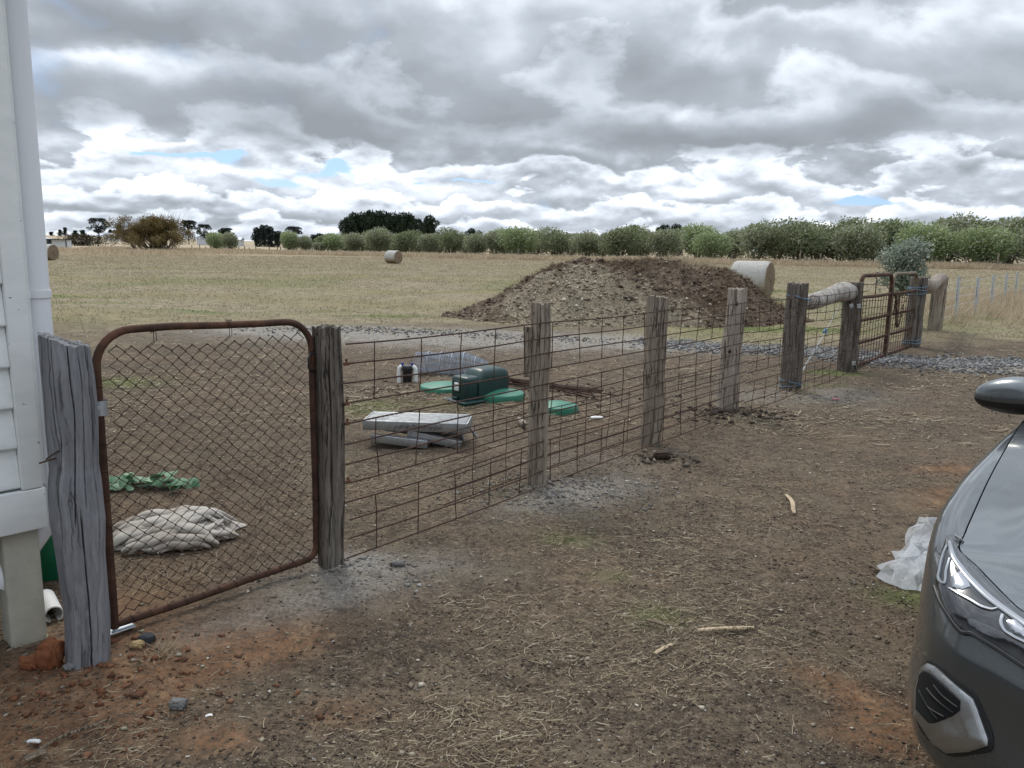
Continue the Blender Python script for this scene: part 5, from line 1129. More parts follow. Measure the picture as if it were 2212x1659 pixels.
# ------------------------------------------------------------------ trees
def leaf_cloud(n, R, seed, inner=.35, lump=.35, zmin=-1., flat=1.):
    r_ = np.random.default_rng(seed); d_ = r_.normal(size=(n, 3)); d_ /= np.linalg.norm(d_, axis=1)[:, None]; d_ = d_[d_[:, 2] > zmin]
    lo = 1 + lump * 2 * (fbm(d_[:, 0] * 1.9 + seed * 3 + 20, d_[:, 1] * 1.9 + d_[:, 2] * 1.7 + 40, 4) - .5)
    f = inner + (1 - inner) * r_.random(len(d_)) ** .45
    hole = fbm(d_[:, 0] * 3 + seed, d_[:, 1] * 3 + d_[:, 2] * 3, 3) > .34
    return (d_ * (lo * f)[:, None] * np.array(R))[hole], d_[hole], f[hole]
def bushy(seed, n=8800, wind=1.):
    """round wind-combed tree of unit height: (foliage verts, faces), stems"""
    r_ = np.random.default_rng(seed); Vs = []; Fs = []; k0 = 0
    lobes = [((r_.normal(0, .15), r_.normal(0, .13), .55 + r_.normal(0, .08)), .28 + .09 * r_.random()) for i in range(6)] + [((0, 0, .50), .43), ((.05, 0, .36), .36)]
    for (c_, R_) in lobes:
        p_, d_, f_ = leaf_cloud(n // len(lobes), (R_ * 1.12, R_ * 1.0, R_ * .98), seed * 7 + int(R_ * 1000), .35, .22); p_ = p_ + np.array(c_); ok = p_[:, 2] > .10; p_, d_ = p_[ok], d_[ok]
        D = d_ * .55 + r_.normal(0, .45, p_.shape) + np.array([.65 * wind, -.1, .45]); Vv, Ff = leaves(p_, D, r_.normal(size=p_.shape), .032 + .04 * r_.random(len(p_)), .010 + .008 * r_.random(len(p_))); Vs.append(Vv); Fs.append(Ff + k0); k0 += len(Vv)
    mb = MB()
    for i in range(5):
        a = i * 1.26 + r_.random(); e = np.array([math.cos(a) * .22, math.sin(a) * .22, .55]); mb.tube([np.array([math.cos(a) * .02, math.sin(a) * .02, -.03]), np.array([e[0] * .4, e[1] * .4, .2]), e], [.022, .016, .006], 6, False)
        for j in range(2): mb.tube([e * np.array([.5, .5, .48]), e * np.array([.9, .9, .7]) + r_.normal(0, .05, 3), e + np.append(r_.normal(0, .1, 2), .15)], [.010, .007, .003], 5, False)
    return np.concatenate(Vs), np.concatenate(Fs), mb
def tree_proto(name, fol, mt_f, mt_t, crown_name='crown'):
    Vv, Ff, mb = fol; t = thing(name, None, 'tree'); npmesh(crown_name, Vv, Ff, mt_f, t); mb.build('trunk', mt_t, t); return t
protos = [tree_proto('windbreak_tree', bushy(11), M_OLIVE, M_BARK), tree_proto('windbreak_tree', bushy(22), M_OLIVED, M_BARK), tree_proto('windbreak_tree', bushy(33), M_OLIVEL, M_BARK), tree_proto('windbreak_tree', bushy(44), M_OLIVE, M_BARK), tree_proto('windbreak_tree', bushy(55), M_OLIVED, M_BARK)]
used = set()
def place(i, px, ptop, dback, wf, label, base=None, rot=None, zoff=0.):
    """px, ptop on the 2500 wide photograph; the tree stands on the windbreak line, dback metres behind it"""
    px *= .8848; ptop *= .8848; d_ = ray(px, HY); sl = d_[0] / d_[1]; Y = (137. + dback) / (1 + .765 * sl); x = sl * Y; z0 = float(terr(x, Y)) + zoff
    h = float(V(px, ptop, Y)[2]) - z0; h *= 1.13; sc = (h * wf / 1.06, h * wf / 1.06, h)
    if i not in used: used.add(i); r = protos[i]; r.location = (x, Y, z0); r.scale = sc; r.rotation_euler = (0, 0, 0); r['label'] = label
    else: r = dup(protos[i], (x, Y, z0), 0, sc, label)
    r.rotation_euler = (0, 0, (random.random() - .5) * .9); return r
front = [(815, 572), (867, 568), (924, 565), (989, 568), (1046, 568), (1100, 568), (1160, 572), (1208, 562), (1268, 561), (1355, 564), (1434, 566), (1516, 563), (1618, 562), (1738, 565), (1849, 553), (1949, 546), (2085, 548), (2259, 556), (2401, 556), (2545, 540)]
pick = [2, 0, 0, 1, 3, 4, 0, 3, 2, 4, 0, 1, 3, 2, 0, 4, 3, 2, 2, 0]
for j, (px, pt) in enumerate(front):
    r = place(pick[j], px, pt + 5 * math.sin(j * 2.1), 0, 1.10 + .2 * random.random(), '%s tree of the olive-green windbreak row, counted from its end near the lone pair' % ORD[j]); r['group'] = 'olive-green windbreak trees in a row'
backr = [(790, 575), (845, 575), (905, 574), (960, 574), (1020, 575), (1075, 574), (1135, 577), (1235, 560), (1310, 566), (1395, 571), (1475, 572), (1565, 566), (1703, 551), (1790, 566), (1900, 556), (2053, 542), (2000, 553), (2192, 541), (2313, 535), (2465, 534), (2130, 548), (2390, 545)]
for j, (px, pt) in enumerate(backr):
    r = place((j * 3 + 1) % 5, px, pt, 9 + 5 * random.random(), 1.05 + .15 * random.random(), 'dull olive tree filling a gap from behind the windbreak row'); r['group'] = 'olive trees standing behind the windbreak row'
for (px, pt, i, lb, db) in ((708, 566, 2, 'bigger light green round tree of the lone pair before the windbreak', -4), (744, 578, 0, 'smaller light green tree beside the lone round tree before the windbreak begins', -2), (777, 592, 3, 'low bluish-green bush tree where the windbreak row begins', -3)):
    place(i, px, pt, db, 1.0 if px < 770 else 1.25, lb.replace('left of', 'before'))
# pines, cypresses, gums
def clumpy(seed, n, clumps, leaf=(.05, .05), wd=.02, up=.3):
    r_ = np.random.default_rng(seed); Vs = []; Fs = []; k0 = 0; tot = sum(c[3] ** 2 for c in clumps)
    for (x, y, z, R_, fl) in clumps:
        m_ = max(60, int(n * R_ ** 2 / tot)); p_, d_, f_ = leaf_cloud(m_, (R_, R_, R_ * fl), r_.integers(1, 900), .4, .3); p_ = p_ + np.array([x, y, z]); D = d_ + r_.normal(0, .5, p_.shape) + np.array([0, 0, up])
        Vv, Ff = leaves(p_, D, r_.normal(size=p_.shape), leaf[0] + leaf[1] * r_.random(len(p_)), wd); Vs.append(Vv); Fs.append(Ff + k0); k0 += len(Vv)
    return np.concatenate(Vs), np.concatenate(Fs)
def pine(seed):
    r_ = np.random.default_rng(seed); cl = []
    for i in range(20):
        z = .12 + .82 * (i / 19); w_ = .30 * math.sin(PI * min(1, (1.04 - z) / .9)) ** .7; a = i * 2.4 + r_.random(); cl.append((math.cos(a) * w_ * r_.random(), math.sin(a) * w_ * r_.random(), z, .11 + .07 * r_.random() + .06 * (1 - z), .75))
    mb = MB(); mb.tube([(0, 0, -.02), (.01, 0, .5), (0, .01, .92)], [.028, .02, .006], 7, False); return (*clumpy(seed, 7000, cl, (.04, .05), .016), mb)
def flat_pine(seed, trunk=.45):
    r_ = np.random.default_rng(seed); cl = []; mb = MB(); mb.tube([(0, 0, -.02), (.02, 0, trunk * .6), (.0, .01, .82)], [.03, .024, .01], 7, False)
    for i in range(17):
        a = i * 2.4; rr = .10 + .30 * r_.random(); z = trunk + (1 - trunk) * (.15 + .78 * r_.random()) * (1 - .45 * rr); e = np.array([math.cos(a) * rr, math.sin(a) * rr, z]); mb.tube([(0, 0, z * .72), e * np.array([.6, .6, .93]), e], [.014, .009, .004], 5, False); cl.append((*e, .10 + .06 * r_.random(), .42))
    for i in range(6): a = i * 1.05; cl.append((math.cos(a) * .2, math.sin(a) * .2, .93, .14, .32))
    return (*clumpy(seed, 4200, cl, (.035, .035), .013), mb)
def cyp(seed):
    r_ = np.random.default_rng(seed); cl = []
    for i in range(24): z = .06 + .86 * r_.random(); a = r_.random() * 2 * PI; w_ = .42 * (1 - .45 * z) * r_.random(); cl.append((math.cos(a) * w_, math.sin(a) * w_, z, .15 + .07 * r_.random(), .7))
    mb = MB(); mb.tube([(0, 0, -.02), (0, 0, .8)], [.04, .01], 6, False); return (*clumpy(seed, 5200, cl, (.05, .05), .02), mb)
def far_set(name, protos_, spec, group, lab):
    first = [True] * len(protos_); out = []
    for j, (px, pt, Y, wf, pi) in enumerate(spec):
        x = ray(px * .8848, HY)[0] / ray(px * .8848, HY)[1] * Y; z0 = float(terr(x, Y)); h = float(V(px * .8848, pt * .8848, Y)[2]) - z0; sc = (h * wf, h * wf, h); l_ = lab(j) if callable(lab) else lab
        if first[pi]: first[pi] = False; r = protos_[pi]; r.location = (x, Y, z0); r.scale = sc; r['label'] = l_
        else: r = dup(protos_[pi], (x, Y, z0), 0, sc, l_)
        r.rotation_euler = (0, 0, j * 1.7)
        if group: r['group'] = group
        out.append(r)
    return out
pp = [tree_proto('pine_tree', pine(s_), M_PINE, M_BARKD) for s_ in (3, 8, 15)]
far_set('pine_tree', pp, [(793, 560, 225, .95, 0), (812, 549, 227, .95, 1), (832, 540, 232, .9, 2), (850, 537, 236, .85, 0), (868, 526, 240, .8, 1), (886, 524, 240, .75, 2), (905, 521, 245, .75, 0), (923, 522, 240, .75, 1), (941, 520, 245, .75, 2), (960, 526, 240, .75, 0), (978, 526, 245, .72, 1), (998, 524, 240, .78, 2), (1022, 540, 245, .7, 0), (1047, 533, 240, .85, 1)], 'dark pines standing in a clump behind the windbreak', lambda j: '%s dark pine of the tall clump, counted from the lone round pair of trees' % ORD[j])
far_set('pine_tree', pp, [(1545, 556, 215, .9, 0), (1568, 553, 217, .9, 1), (1592, 550, 215, .95, 2), (1620, 554, 217, .9, 0), (1652, 553, 215, .9, 1)], 'dark pine tops showing over the middle of the windbreak', lambda j: '%s dark pine top over the windbreak, counted from the tall pine clump' % ORD[j])
far_set('pine_tree', pp, [(1152, 562, 240, .9, 1), (1170, 566, 240, .9, 2)], 'two small dark pine tops beside the tall clump', lambda j: ('taller' if j == 0 else 'shorter') + ' of two small dark pine tops between the two pine clumps')
fp = [tree_proto('umbrella_pine', flat_pine(5, .3), M_CYP, M_BARKD), tree_proto('umbrella_pine', flat_pine(9, .55), M_CYP, M_BARKD)]
for r, l_ in zip(far_set('umbrella_pine', fp, [(243, 533, 330, 1.05, 0), (462, 538, 300, .75, 1), (500, 548, 300, .85, 0), (555, 557, 310, 1., 0), (718, 553, 300, .9, 1)], 'dark flat-topped trees on the skyline', 'x'),
    ('tall dark flat-topped tree on the skyline above the brown hedge', 'dark flat-topped tree with bare trunk peeping out behind the autumn willow', 'dark spreading tree with white farm buildings at its foot', 'small dark tree above the pair of light green paddock trees', 'thin gum rising behind the lone round light green tree')): r['label'] = l_
cp = [tree_proto('cypress_tree', cyp(4), M_CYP, M_BARKD), tree_proto('cypress_tree', cyp(6), M_CYP, M_BARKD)]
far_set('cypress_tree', cp, [(593, 561, 280, .85, 0), (610, 560, 285, .85, 1), (628, 557, 285, .7, 0), (645, 552, 290, .6, 1), (661, 555, 285, .65, 0), (677, 566, 282, .9, 1), (697, 570, 285, .8, 0)], 'near-black cypresses in a dense row', lambda j: '%s near-black cypress of the dense row, counted from the autumn willow' % ORD[j])
far_set('cypress_tree', cp, [(293, 552, 330, .6, 1), (272, 561, 340, .6, 0), (283, 563, 335, .7, 1), (150, 561, 420, 1., 0), (162, 556, 430, .7, 1), (186, 563, 430, 1.3, 0), (205, 562, 430, 1.2, 1), (128, 566, 420, 1.5, 1), (545, 562, 310, .9, 1), (780, 571, 320, 1., 0), (768, 574, 320, 1., 1)], 'small dark trees dotted along the far skyline', 'small dark tree on the far skyline, one of those dotted between taller trees')
# brown hedge of three shrubs
def shrub(seed): return (*clumpy(seed, 1500, [(random.uniform(-.4, .4), random.uniform(-.3, .3), .45, .45, .9) for i in range(6)], (.06, .06), .02), None)
def shrub_thing(name, label, px, py_top, Y, wf, mt_f, seed, hmin=0):
    x = ray(px * .8848, HY)[0] / ray(px * .8848, HY)[1] * Y; z0 = float(terr(x, Y)); h = float(V(px * .8848, py_top * .8848, Y)[2]) - z0; Vv, Ff, _ = shrub(seed); t = thing(name, label, 'shrub', (x, Y, z0)); Vv = Vv * np.array([h * wf, h * wf, h]) + np.array([x, Y, z0])
    npmesh('foliage', Vv, Ff, mt_f, t); mb = MB(); mb.tube([(x, Y, z0 - .1), (x, Y, z0 + h * .5)], [h * .06, h * .02], 5, False); mb.build('stem', M_BARKD, t)
shrub_thing('hedge_shrub', 'brown rounded hedge shrub beside the white shed', 183, 566, 235, 1.9, M_HEDGE, 3); shrub_thing('hedge_shrub', 'brown rounded hedge shrub in the middle of the three by the shed', 214, 570, 235, 1.9, M_HEDGE, 4); shrub_thing('hedge_shrub', 'brown rounded hedge shrub under the tall flat-topped tree', 240, 569, 235, 1.9, M_HEDGE, 5)
# two light green paddock trees
place(2, 527, 568, -4, 1.0, 'light green paddock tree on bare pale stems beside the autumn willow'); place(0, 562, 571, -3, 1.0, 'light green paddock tree on pale stems in front of the black cypresses')
# autumn willow: arching branches with thin brown foliage, bare twigs on top
def at_px(px, Y): s_ = ray(px * .8848, HY); return s_[0] / s_[1] * Y
wx, wy = at_px(388, 150), 150.; wz = float(terr(wx, wy)) - .2
t = thing('autumn_willow', 'wide brown-leaved autumn willow with bare twigs sticking out of its top', 'tree', (wx, wy, wz)); mb = MB(); Vs = []; Fs = []; k0 = 0; r_ = np.random.default_rng(12); o_ = np.array([wx, wy, wz])
for i in range(46):
    a = r_.random() * 2 * PI; sprd = (.25 + .75 * r_.random()) * 8.2; hgt = 6.3 * (1 - (sprd / 9.6) ** 2 * .75) * (.7 + .3 * r_.random()); st = o_ + np.array([r_.normal(0, 1.6), r_.normal(0, 1), 0])
    pts = [st + np.array([math.cos(a) * sprd * u ** .8, math.sin(a) * sprd * .7 * u ** .8, hgt * math.sin(u * PI * .62) / math.sin(.62 * PI)]) for u in np.linspace(0, 1, 7)]; mb.tube(pts, [.16, .13, .10, .075, .05, .03, .012], 5, False)
    for j in range(9):
        u = .35 + .65 * r_.random(); c_ = pts[min(6, int(u * 6.99))] + r_.normal(0, .35, 3); p_, d_, f_ = leaf_cloud(110, (.95, .95, .75), r_.integers(1, 900), .2, .4); p_ = p_ + c_; p_ = p_[p_[:, 2] > wz + .5]
        Vv, Ff = leaves(p_, r_.normal(0, .7, p_.shape) + np.array([.5, 0, .3]), r_.normal(size=p_.shape), .22 + .2 * r_.random(len(p_)), .05); Vs.append(Vv); Fs.append(Ff + k0); k0 += len(Vv)
mb.build('trunk', M_BARKP, t); npmesh('crown', np.concatenate(Vs), np.concatenate(Fs), M_AUT, t)
mb = MB()
for i in range(70):
    a = r_.random() * 2 * PI; b_ = o_ + np.array([r_.normal(.5, 1.6), r_.normal(0, 1.), 5.0 + r_.random()]); mb.tube([b_, b_ + np.array([math.cos(a) * .4, math.sin(a) * .4, .9]), b_ + np.array([math.cos(a) * .9, math.sin(a) * .9, 1.5 + .6 * r_.random()])], [.03, .02, .008], 3, False)
mb.build('bare_twigs', M_BARKP, t)
# blue gum sapling behind the farm gates
q = G(1945, 668); sx0, sy0 = V(1943, 640, 17.5)[:2]
t = thing('gum_sapling', 'silvery blue-green young gum tree behind the farm gates', 'tree', (sx0, sy0, 0)); o_ = np.array([sx0, sy0, 0]); mb = MB(); mb.tube([o_ - UZ * .1, o_ + UZ * .6, o_ + UZ * 1.2, o_ + np.array([.05, 0, 1.75])], [.03, .026, .02, .006], 7, False); Vs = []; Fs = []; k0 = 0; r_ = np.random.default_rng(21)
for i in range(30):
    a = r_.random() * 2 * PI; z = .85 + .92 * r_.random(); Ln = .44 * (1 - ((z - 1.15) / .85) ** 2 * .55); d_ = np.array([math.cos(a), math.sin(a), .25 + .3 * r_.random()]); pts = [o_ + UZ * (z - .12), o_ + UZ * z + d_ * Ln * .5 - UZ * .1, o_ + UZ * z + d_ * Ln - UZ * .12]; mb.tube(pts, [.009, .006, .003], 4, False)
    m_ = 230; u = r_.random(m_) ** .6; p_ = pts[0] + (pts[2] - pts[0]) * u[:, None] + r_.normal(0, .10, (m_, 3)); Vv, Ff = leaves(p_, r_.normal(0, .6, p_.shape) + d_ * .6 + np.array([.3, 0, -.1]), r_.normal(size=p_.shape), .06 + .05 * r_.random(m_), .017); Vs.append(Vv); Fs.append(Ff + k0); k0 += len(Vv)
mb.build('trunk', M_TWIG, t); npmesh('crown', np.concatenate(Vs), np.concatenate(Fs), M_BLUEG, t)

# ------------------------------------------------------------------ far fence, sheds
i = 0
for px in (1000, 1085, 1250, 1265, 1320, 1377, 1392, 1632, 1788, 1955, 2005, 2362, 2440, 880, 825, 780):
    sl = ray(px * .8848, HY); sl = sl[0] / sl[1]; Y = 128. / (1 + .765 * sl); x = sl * Y; z0 = float(terr(x, Y)); q = np.array([x, Y, z0]); hh_ = 1.5 + .25 * math.sin(i * 2.2); i += 1
    t = thing('far_fence_post', 'pale weathered post of the far fence along the foot of the windbreak', 'post', q, 'posts of the far fence along the windbreak'); mb = MB(); mb.tube([q - UZ * .1, q + UZ * hh_], [.10, .09], 7); mb.build('timber', M_WGREY, t)
i = 0
for px in (469, 488, 502, 514, 532, 548, 565, 583, 597, 609, 625, 633, 657, 677, 685, 719, 750, 762):
    sl = ray(px * .8848, HY); sl = sl[0] / sl[1]; Y = 133. / (1 + .765 * sl); x = sl * Y; z0 = float(terr(x, Y)); q = np.array([x, Y, z0]); hh_ = 1.25 + .35 * math.sin(i * 2.7); i += 1
    t = thing('far_fence_post', 'dark leaning post of the old paddock fence between the autumn willow and the windbreak', 'post', q, 'dark posts of the old paddock fence'); mb = MB(); mb.tube([q - UZ * .1, q + UZ * hh_ + np.array([.06 * math.sin(i * 5), 0, 0])], [.12, .09], 7); mb.build('timber', M_WDARK, t)
wt = thing('far_wire_fence', 'dark wires of the far fence strung along the foot of the windbreak', 'fence', (0, 128., 0)); mb = MB()
for z in (.5, .8, 1.1): mb.tube([np.array([x, 128 - .765 * x, float(terr(x, 128 - .765 * x)) + z]) for x in np.linspace(-40, 80, 60)], .014, 3, False)
mb.build('wire', M_BARKD, wt)
M_SHED = m_plain('shed_sheet', (.62, .64, .66), .6); M_SHEDD = m_plain('shed_dark', (.03, .035, .045), .7)
q = np.array([at_px(146, 190), 190., float(terr(at_px(146, 190), 190.))]); t = thing('field_shed', 'small white sheet-metal shed with dark flat roof and open dark bay', 'shed', q); c_, s_ = math.cos(-.1), math.sin(-.1); AX = ((c_, s_, 0), (-s_, c_, 0), (0, 0, 1))
mb = MB(); mb.box(q + np.array([.5, 0, 1.0]), (3.4, 2.4, 1.8), AX); mb.build('wall', M_SHED, t); mb = MB(); mb.box(q + np.array([-.1, -.2, 2.02]), (5.1, 3.2, .22), AX); mb.build('roof', M_SHEDD, t)
mb = MB(); mb.box(q + np.array([-1.7, -.05, 1.0]), (1.0, 2.2, 1.8), AX); mb.build('open_bay', M_SHEDD, t); mb = MB(); mb.box(q + np.array([2.25, -1.1, .8]), (.16, .16, 2.4), AX); mb.build('corner_post', M_SHEDD, t)
q = np.array([at_px(108, 192), 192., float(terr(at_px(108, 192), 192.))]); t = thing('water_tank', 'pale round water tank beside the small white shed', 'tank', q); mb = MB(); mb.lathe(q, [(1.9, 0), (1.9, 2.1), (1.8, 2.2), (.2, 2.5), (.01, 2.5)], 28); mb.build('body', m_plain('pale_tank', (.50, .51, .52), .6), t); mb = MB(); mb.lathe(q + UZ * 2.48, [(.35, 0), (.35, .12), (.01, .14)], 16); mb.build('lid', M_SHED, t)
for (px, Y, w_, lb) in ((285, 330, 7, 'white farmhouse glimpsed beyond the brown hedge'), (506, 300, 6, 'white farm building at the foot of the dark spreading tree'), (582, 290, 3, 'low white farm building beside the black cypress row')):
    x = at_px(px, Y); q = np.array([x, Y, float(terr(x, Y))]); t = thing('farm_building', lb, 'building', q); mb = MB(); mb.box(q + UZ * 1.1, (w_, 4, 2.2)); mb.build('wall', M_SHED, t)
    mb = MB(); vs = [q + np.array([sx_ * (w_ / 2 + .3), sy_ * 2.3, 2.21]) for sx_ in (-1, 1) for sy_ in (-1, 1)] + [q + np.array([sx_ * (w_ / 2 + .3), 0, 3.2]) for sx_ in (-1, 1)]; mb.add(vs, [(0, 2, 5, 4), (1, 4, 5, 3), (0, 4, 1), (2, 3, 5), (0, 1, 3, 2)]); mb.build('roof', M_NETW, t, False)
    mb = MB(); mb.box(q + np.array([w_ * .15, -2.02, 1.2]), (w_ * .14, .06, 1.0)); mb.build('window', M_SHEDD, t)

# ------------------------------------------------------------------ the dark grey car
CA = math.radians(44); cb = np.array([math.sin(CA), math.cos(CA), 0]); cu = np.array([math.cos(CA), -math.sin(CA), 0]); co_ = np.array([1.122, 1.996, 0]); UM = .83
def W(b, u, z): return co_ + cb * b + cu * u + UZ * z                     # b back from the nose's corner, u across from the near side, z up
k = mat('grey_car_paint'); fl = k.noise(k.obj, 900, 2, .5); du_ = k.noise(k.obj, 7, 5, .6)
bs(k, k.mix(k.rng(fl, .4, .7), (.092, .102, .108), (.15, .163, .173)), k.rng(du_, .3, .75, .24, .36), .75)
k.b.inputs['Coat Weight'].default_value = 1.; k.put(k.b.inputs['Coat Roughness'], k.rng(du_, .35, .75, .02, .10)); M_CAR = k.m
M_CHROME = m_metal('satin_chrome', (.44, .45, .46), .26, 40, .1, 1.)
M_CARBLK = m_plain('car_black_trim', (.012, .012, .013), .42, .2); M_GAP = m_plain('panel_gap', (.004, .004, .004), .9)
M_TYRE = m_plain('tyre_rubber', (.018, .018, .018), .85, .3)
k = mat('headlamp_housing'); M_LAMP = bs(k, k.mix(k.rng(k.noise(k.obj, 16, 3, .5), .4, .7), (.012, .012, .014), (.05, .052, .058)), .14, .3); k.b.inputs['Coat Weight'].default_value = 1.; k.b.inputs['Coat Roughness'].default_value = .03
k = mat('lamp_reflector'); bs(k, (.34, .35, .37), .2, .95); M_REFL = k.m
k = mat('lamp_light_guide'); bs(k, (.27, .285, .31), .24, .3); k.b.inputs['Coat Weight'].default_value = 1.; M_DRL = k.m
k = mat('car_glass'); bs(k, (.01, .012, .013), .03, 0., .6); k.b.inputs['Coat Weight'].default_value = 1.; M_GLASS = k.m
COLS = [(.83, -.29), (.58, -.27), (.36, -.225), (.20, -.150), (.11, -.115), (.045, -.06), (-.005, .03), (-.05, .16), (-.09, .36), (-.125, .66), (-.145, 1.0), (-.150, 1.5), (-.15, 2.5), (-.135, 3.6), (-.07, 4.2), (.16, 4.5), (.83, 4.58)]
ZS = [.63, .63, .635, .64, .65, .665, .685, .705, .735, .775, .80, .82, .86, .885, .90, .91, .91]
EDGE = [(.83, -.10, .690), (.58, -.095, .690), (.36, -.055, .690), (.23, -.02, .690), (.155, .045, .712), (.095, .10, .732), (.045, .135, .750), (.028, .24, .768), (.012, .38, .790), (-.018, .66, .830), (-.05, 1.0, .865), (-.085, 1.42, .900), (-.105, 2.4, .935), (-.085, 3.4, .965), (.0, 4.1, .975), (.25, 4.40, .96), (.83, 4.46, .955)]
cn = []
for i, (u, b) in enumerate(COLS):
    a_ = COLS[max(i - 1, 0)]; c_ = COLS[min(i + 1, len(COLS) - 1)]; tu, tb = c_[0] - a_[0], c_[1] - a_[1]
    if i in (0, len(COLS) - 1): tu, tb = -1., 0.
    if i == 0: n_ = (0, -1.)
    elif i == len(COLS) - 1: n_ = (0, 1.)
    else: q_ = math.hypot(tu, tb); n_ = (-abs(tb) / q_ if True else 0, -(-tu) / q_ * (1 if False else 1)); n_ = (-tb / q_, tu / q_)
    cn.append(n_)
rows = []
for i, (u, b) in enumerate(COLS):
    nu_, nb_ = cn[i]; side = min(1., max(0., (i - 5) / 3.)); zs = ZS[i]; e_ = EDGE[i]
    P_ = lambda ins, z: (u - nu_ * ins, b - nb_ * ins, z)
    col = [P_(.12, .17), P_(.05, .20), P_(.008, .255), P_(-.010 * (1 - side), .33), P_(0., .44), P_(.004 + .0 * side, .54), P_(.014 * (1 - side) + .002, .5 * (.54 + zs)), P_(.034 * (1 - side) + .012, zs)]
    mid = [(col[-1][j] * .42 + e_[j] * .58 + (0, 0, .012)[j]) for j in range(3)]; col += [tuple(mid), e_]
    rows.append(col)
rows = np.array(rows)                                                      # columns x rows x (u, b, z)
def crs(A, sub):                                                           # smooth curve through the first axis
    A = np.asarray(A, float); n = len(A); out = []
    for i in range(n - 1):
        p0, p1, p2, p3 = A[max(i - 1, 0)], A[i], A[i + 1], A[min(i + 2, n - 1)]
        l1 = np.linalg.norm((p2 - p1).reshape(-1, 3), axis=1).mean(); l0 = max(np.linalg.norm((p1 - p0).reshape(-1, 3), axis=1).mean(), 1e-6); l2 = max(np.linalg.norm((p3 - p2).reshape(-1, 3), axis=1).mean(), 1e-6)
        m1 = ((p2 - p1) / l1 * l0 + (p1 - p0) / l0 * l1) / (l0 + l1) * l1 if i > 0 else (p2 - p1); m2 = ((p3 - p2) / l2 * l1 + (p2 - p1) / l1 * l2) / (l1 + l2) * l1 if i < n - 2 else (p2 - p1)
        for s_ in range(sub):
            t_ = s_ / sub; t2_, t3_ = t_ * t_, t_ ** 3
            out.append((2 * t3_ - 3 * t2_ + 1) * p1 + (t3_ - 2 * t2_ + t_) * m1 + (-2 * t3_ + 3 * t2_) * p2 + (t3_ - t2_) * m2)
    out.append(A[-1]); return np.array(out)
S1 = crs(rows, 8); S1 = crs(S1.transpose(1, 0, 2), 5).transpose(1, 0, 2)
edge = S1[:, -1].copy(); fl_ = edge.copy(); en = np.gradient(edge[:, :2], axis=0); en /= np.linalg.norm(en, axis=1)[:, None]; inn = np.stack([en[:, 1], -en[:, 0]], 1)   # inwards
inn[0] = inn[1]; S1 = np.concatenate([S1, np.concatenate([edge[:, :2] + inn * .002, edge[:, 2:] - .006], 1)[:, None], np.concatenate([edge[:, :2] + inn * .003, edge[:, 2:] - .035], 1)[:, None]], 1)
def toW(A): A = np.asarray(A, float); return co_ + A[..., 1:2] * cb + A[..., 0:1] * cu + A[..., 2:3] * UZ
def mir(A): A = np.array(A, float); A[..., 0] = 2 * UM - A[..., 0]; return A
car = thing('car', 'dark grey car standing on the yard, its front corner and wing mirror in view', 'car', W(2.1, UM, 0))
AX1, AX2, WZ, WR = .66, 3.42, .335, .335
vs = []; fs = []
for A, flip in ((S1, False), (mir(S1), True)):
    nu_, nv_ = A.shape[:2]; o_ = len(vs); vs += [tuple(q) for q in toW(A).reshape(-1, 3)]
    L_ = A.reshape(-1, 3)
    for i in range(nu_ - 1):
        for j in range(nv_ - 1):
            f = (i * nv_ + j, (i + 1) * nv_ + j, (i + 1) * nv_ + j + 1, i * nv_ + j + 1); c_ = L_[list(f)].mean(0)
            if any(math.hypot(c_[1] - ab_, c_[2] - WZ) < WR + .045 for ab_ in (AX1, AX2)) and abs(c_[0] - UM) > .7: continue
            fs.append(tuple(o_ + q for q in (f[::-1] if not flip else f)))
bm = bmesh.new(); bv = [bm.verts.new(q) for q in vs]; bm.verts.ensure_lookup_table()
for f in fs: bm.faces.new([bv[q] for q in f])
bmesh.ops.remove_doubles(bm, verts=bm.verts[:], dist=.0004)
def bm_obj(bm, name, m, parent, smooth=True, angle=35):
    mb = MB(); bm.verts.index_update(); mb.add([v.co for v in bm.verts], [[v.index for v in f.verts] for f in bm.faces]); return mb.build(name, m, parent, smooth, angle)
bmesh.ops.recalc_face_normals(bm, faces=bm.faces[:])
ctr_ = Vector([float(q) for q in W(2.1, UM, .6)])
f0 = min(bm.faces, key=lambda f: (f.calc_center_median() - Vector([float(q) for q in W(1.5, -.15, .6)])).length)
if f0.normal.dot(f0.calc_center_median() - ctr_) < 0: bmesh.ops.reverse_faces(bm, faces=bm.faces[:])
bm.normal_update(); bvh = BVHTree.FromBMesh(bm); bm_obj(bm, 'body', M_CAR, car); bm.free()
def bonnet_edge(b):
    e = edge; kk = e[:, 1] < 1.6; e = e[kk]; return np.interp(b, e[:, 1], e[:, 0]), np.interp(b, e[:, 1], e[:, 2])
bs_ = np.concatenate([np.linspace(-.098, .15, 22), np.linspace(.17, 1.42, 34)]); Gd = []
for b in bs_:
    ue, ze = bonnet_edge(b); ue += .0045; row = []
    cr = .085 * sstep(-.10, .55, b)
    for t_ in np.linspace(-1, 1, 41):
        u = UM + t_ * (UM - ue); a_ = abs(t_); z = ze + .001 + cr * (1 - a_ ** 2.2) + .010 * sstep(.93, .80, a_) * sstep(0., .3, b) + .008 * sstep(.62, .5, a_) * sstep(0., .5, b); row.append(W(b, u, z))
    Gd.append(row)
Gd = np.array(Gd); mb = MB(); mb.grid(Gd); lo_ = Gd - UZ * .012
mb.grid(np.stack([Gd[:, 0], lo_[:, 0]], 1)); mb.grid(np.stack([lo_[:, -1], Gd[:, -1]], 1)); mb.build('bonnet', M_CAR, car, angle=50)
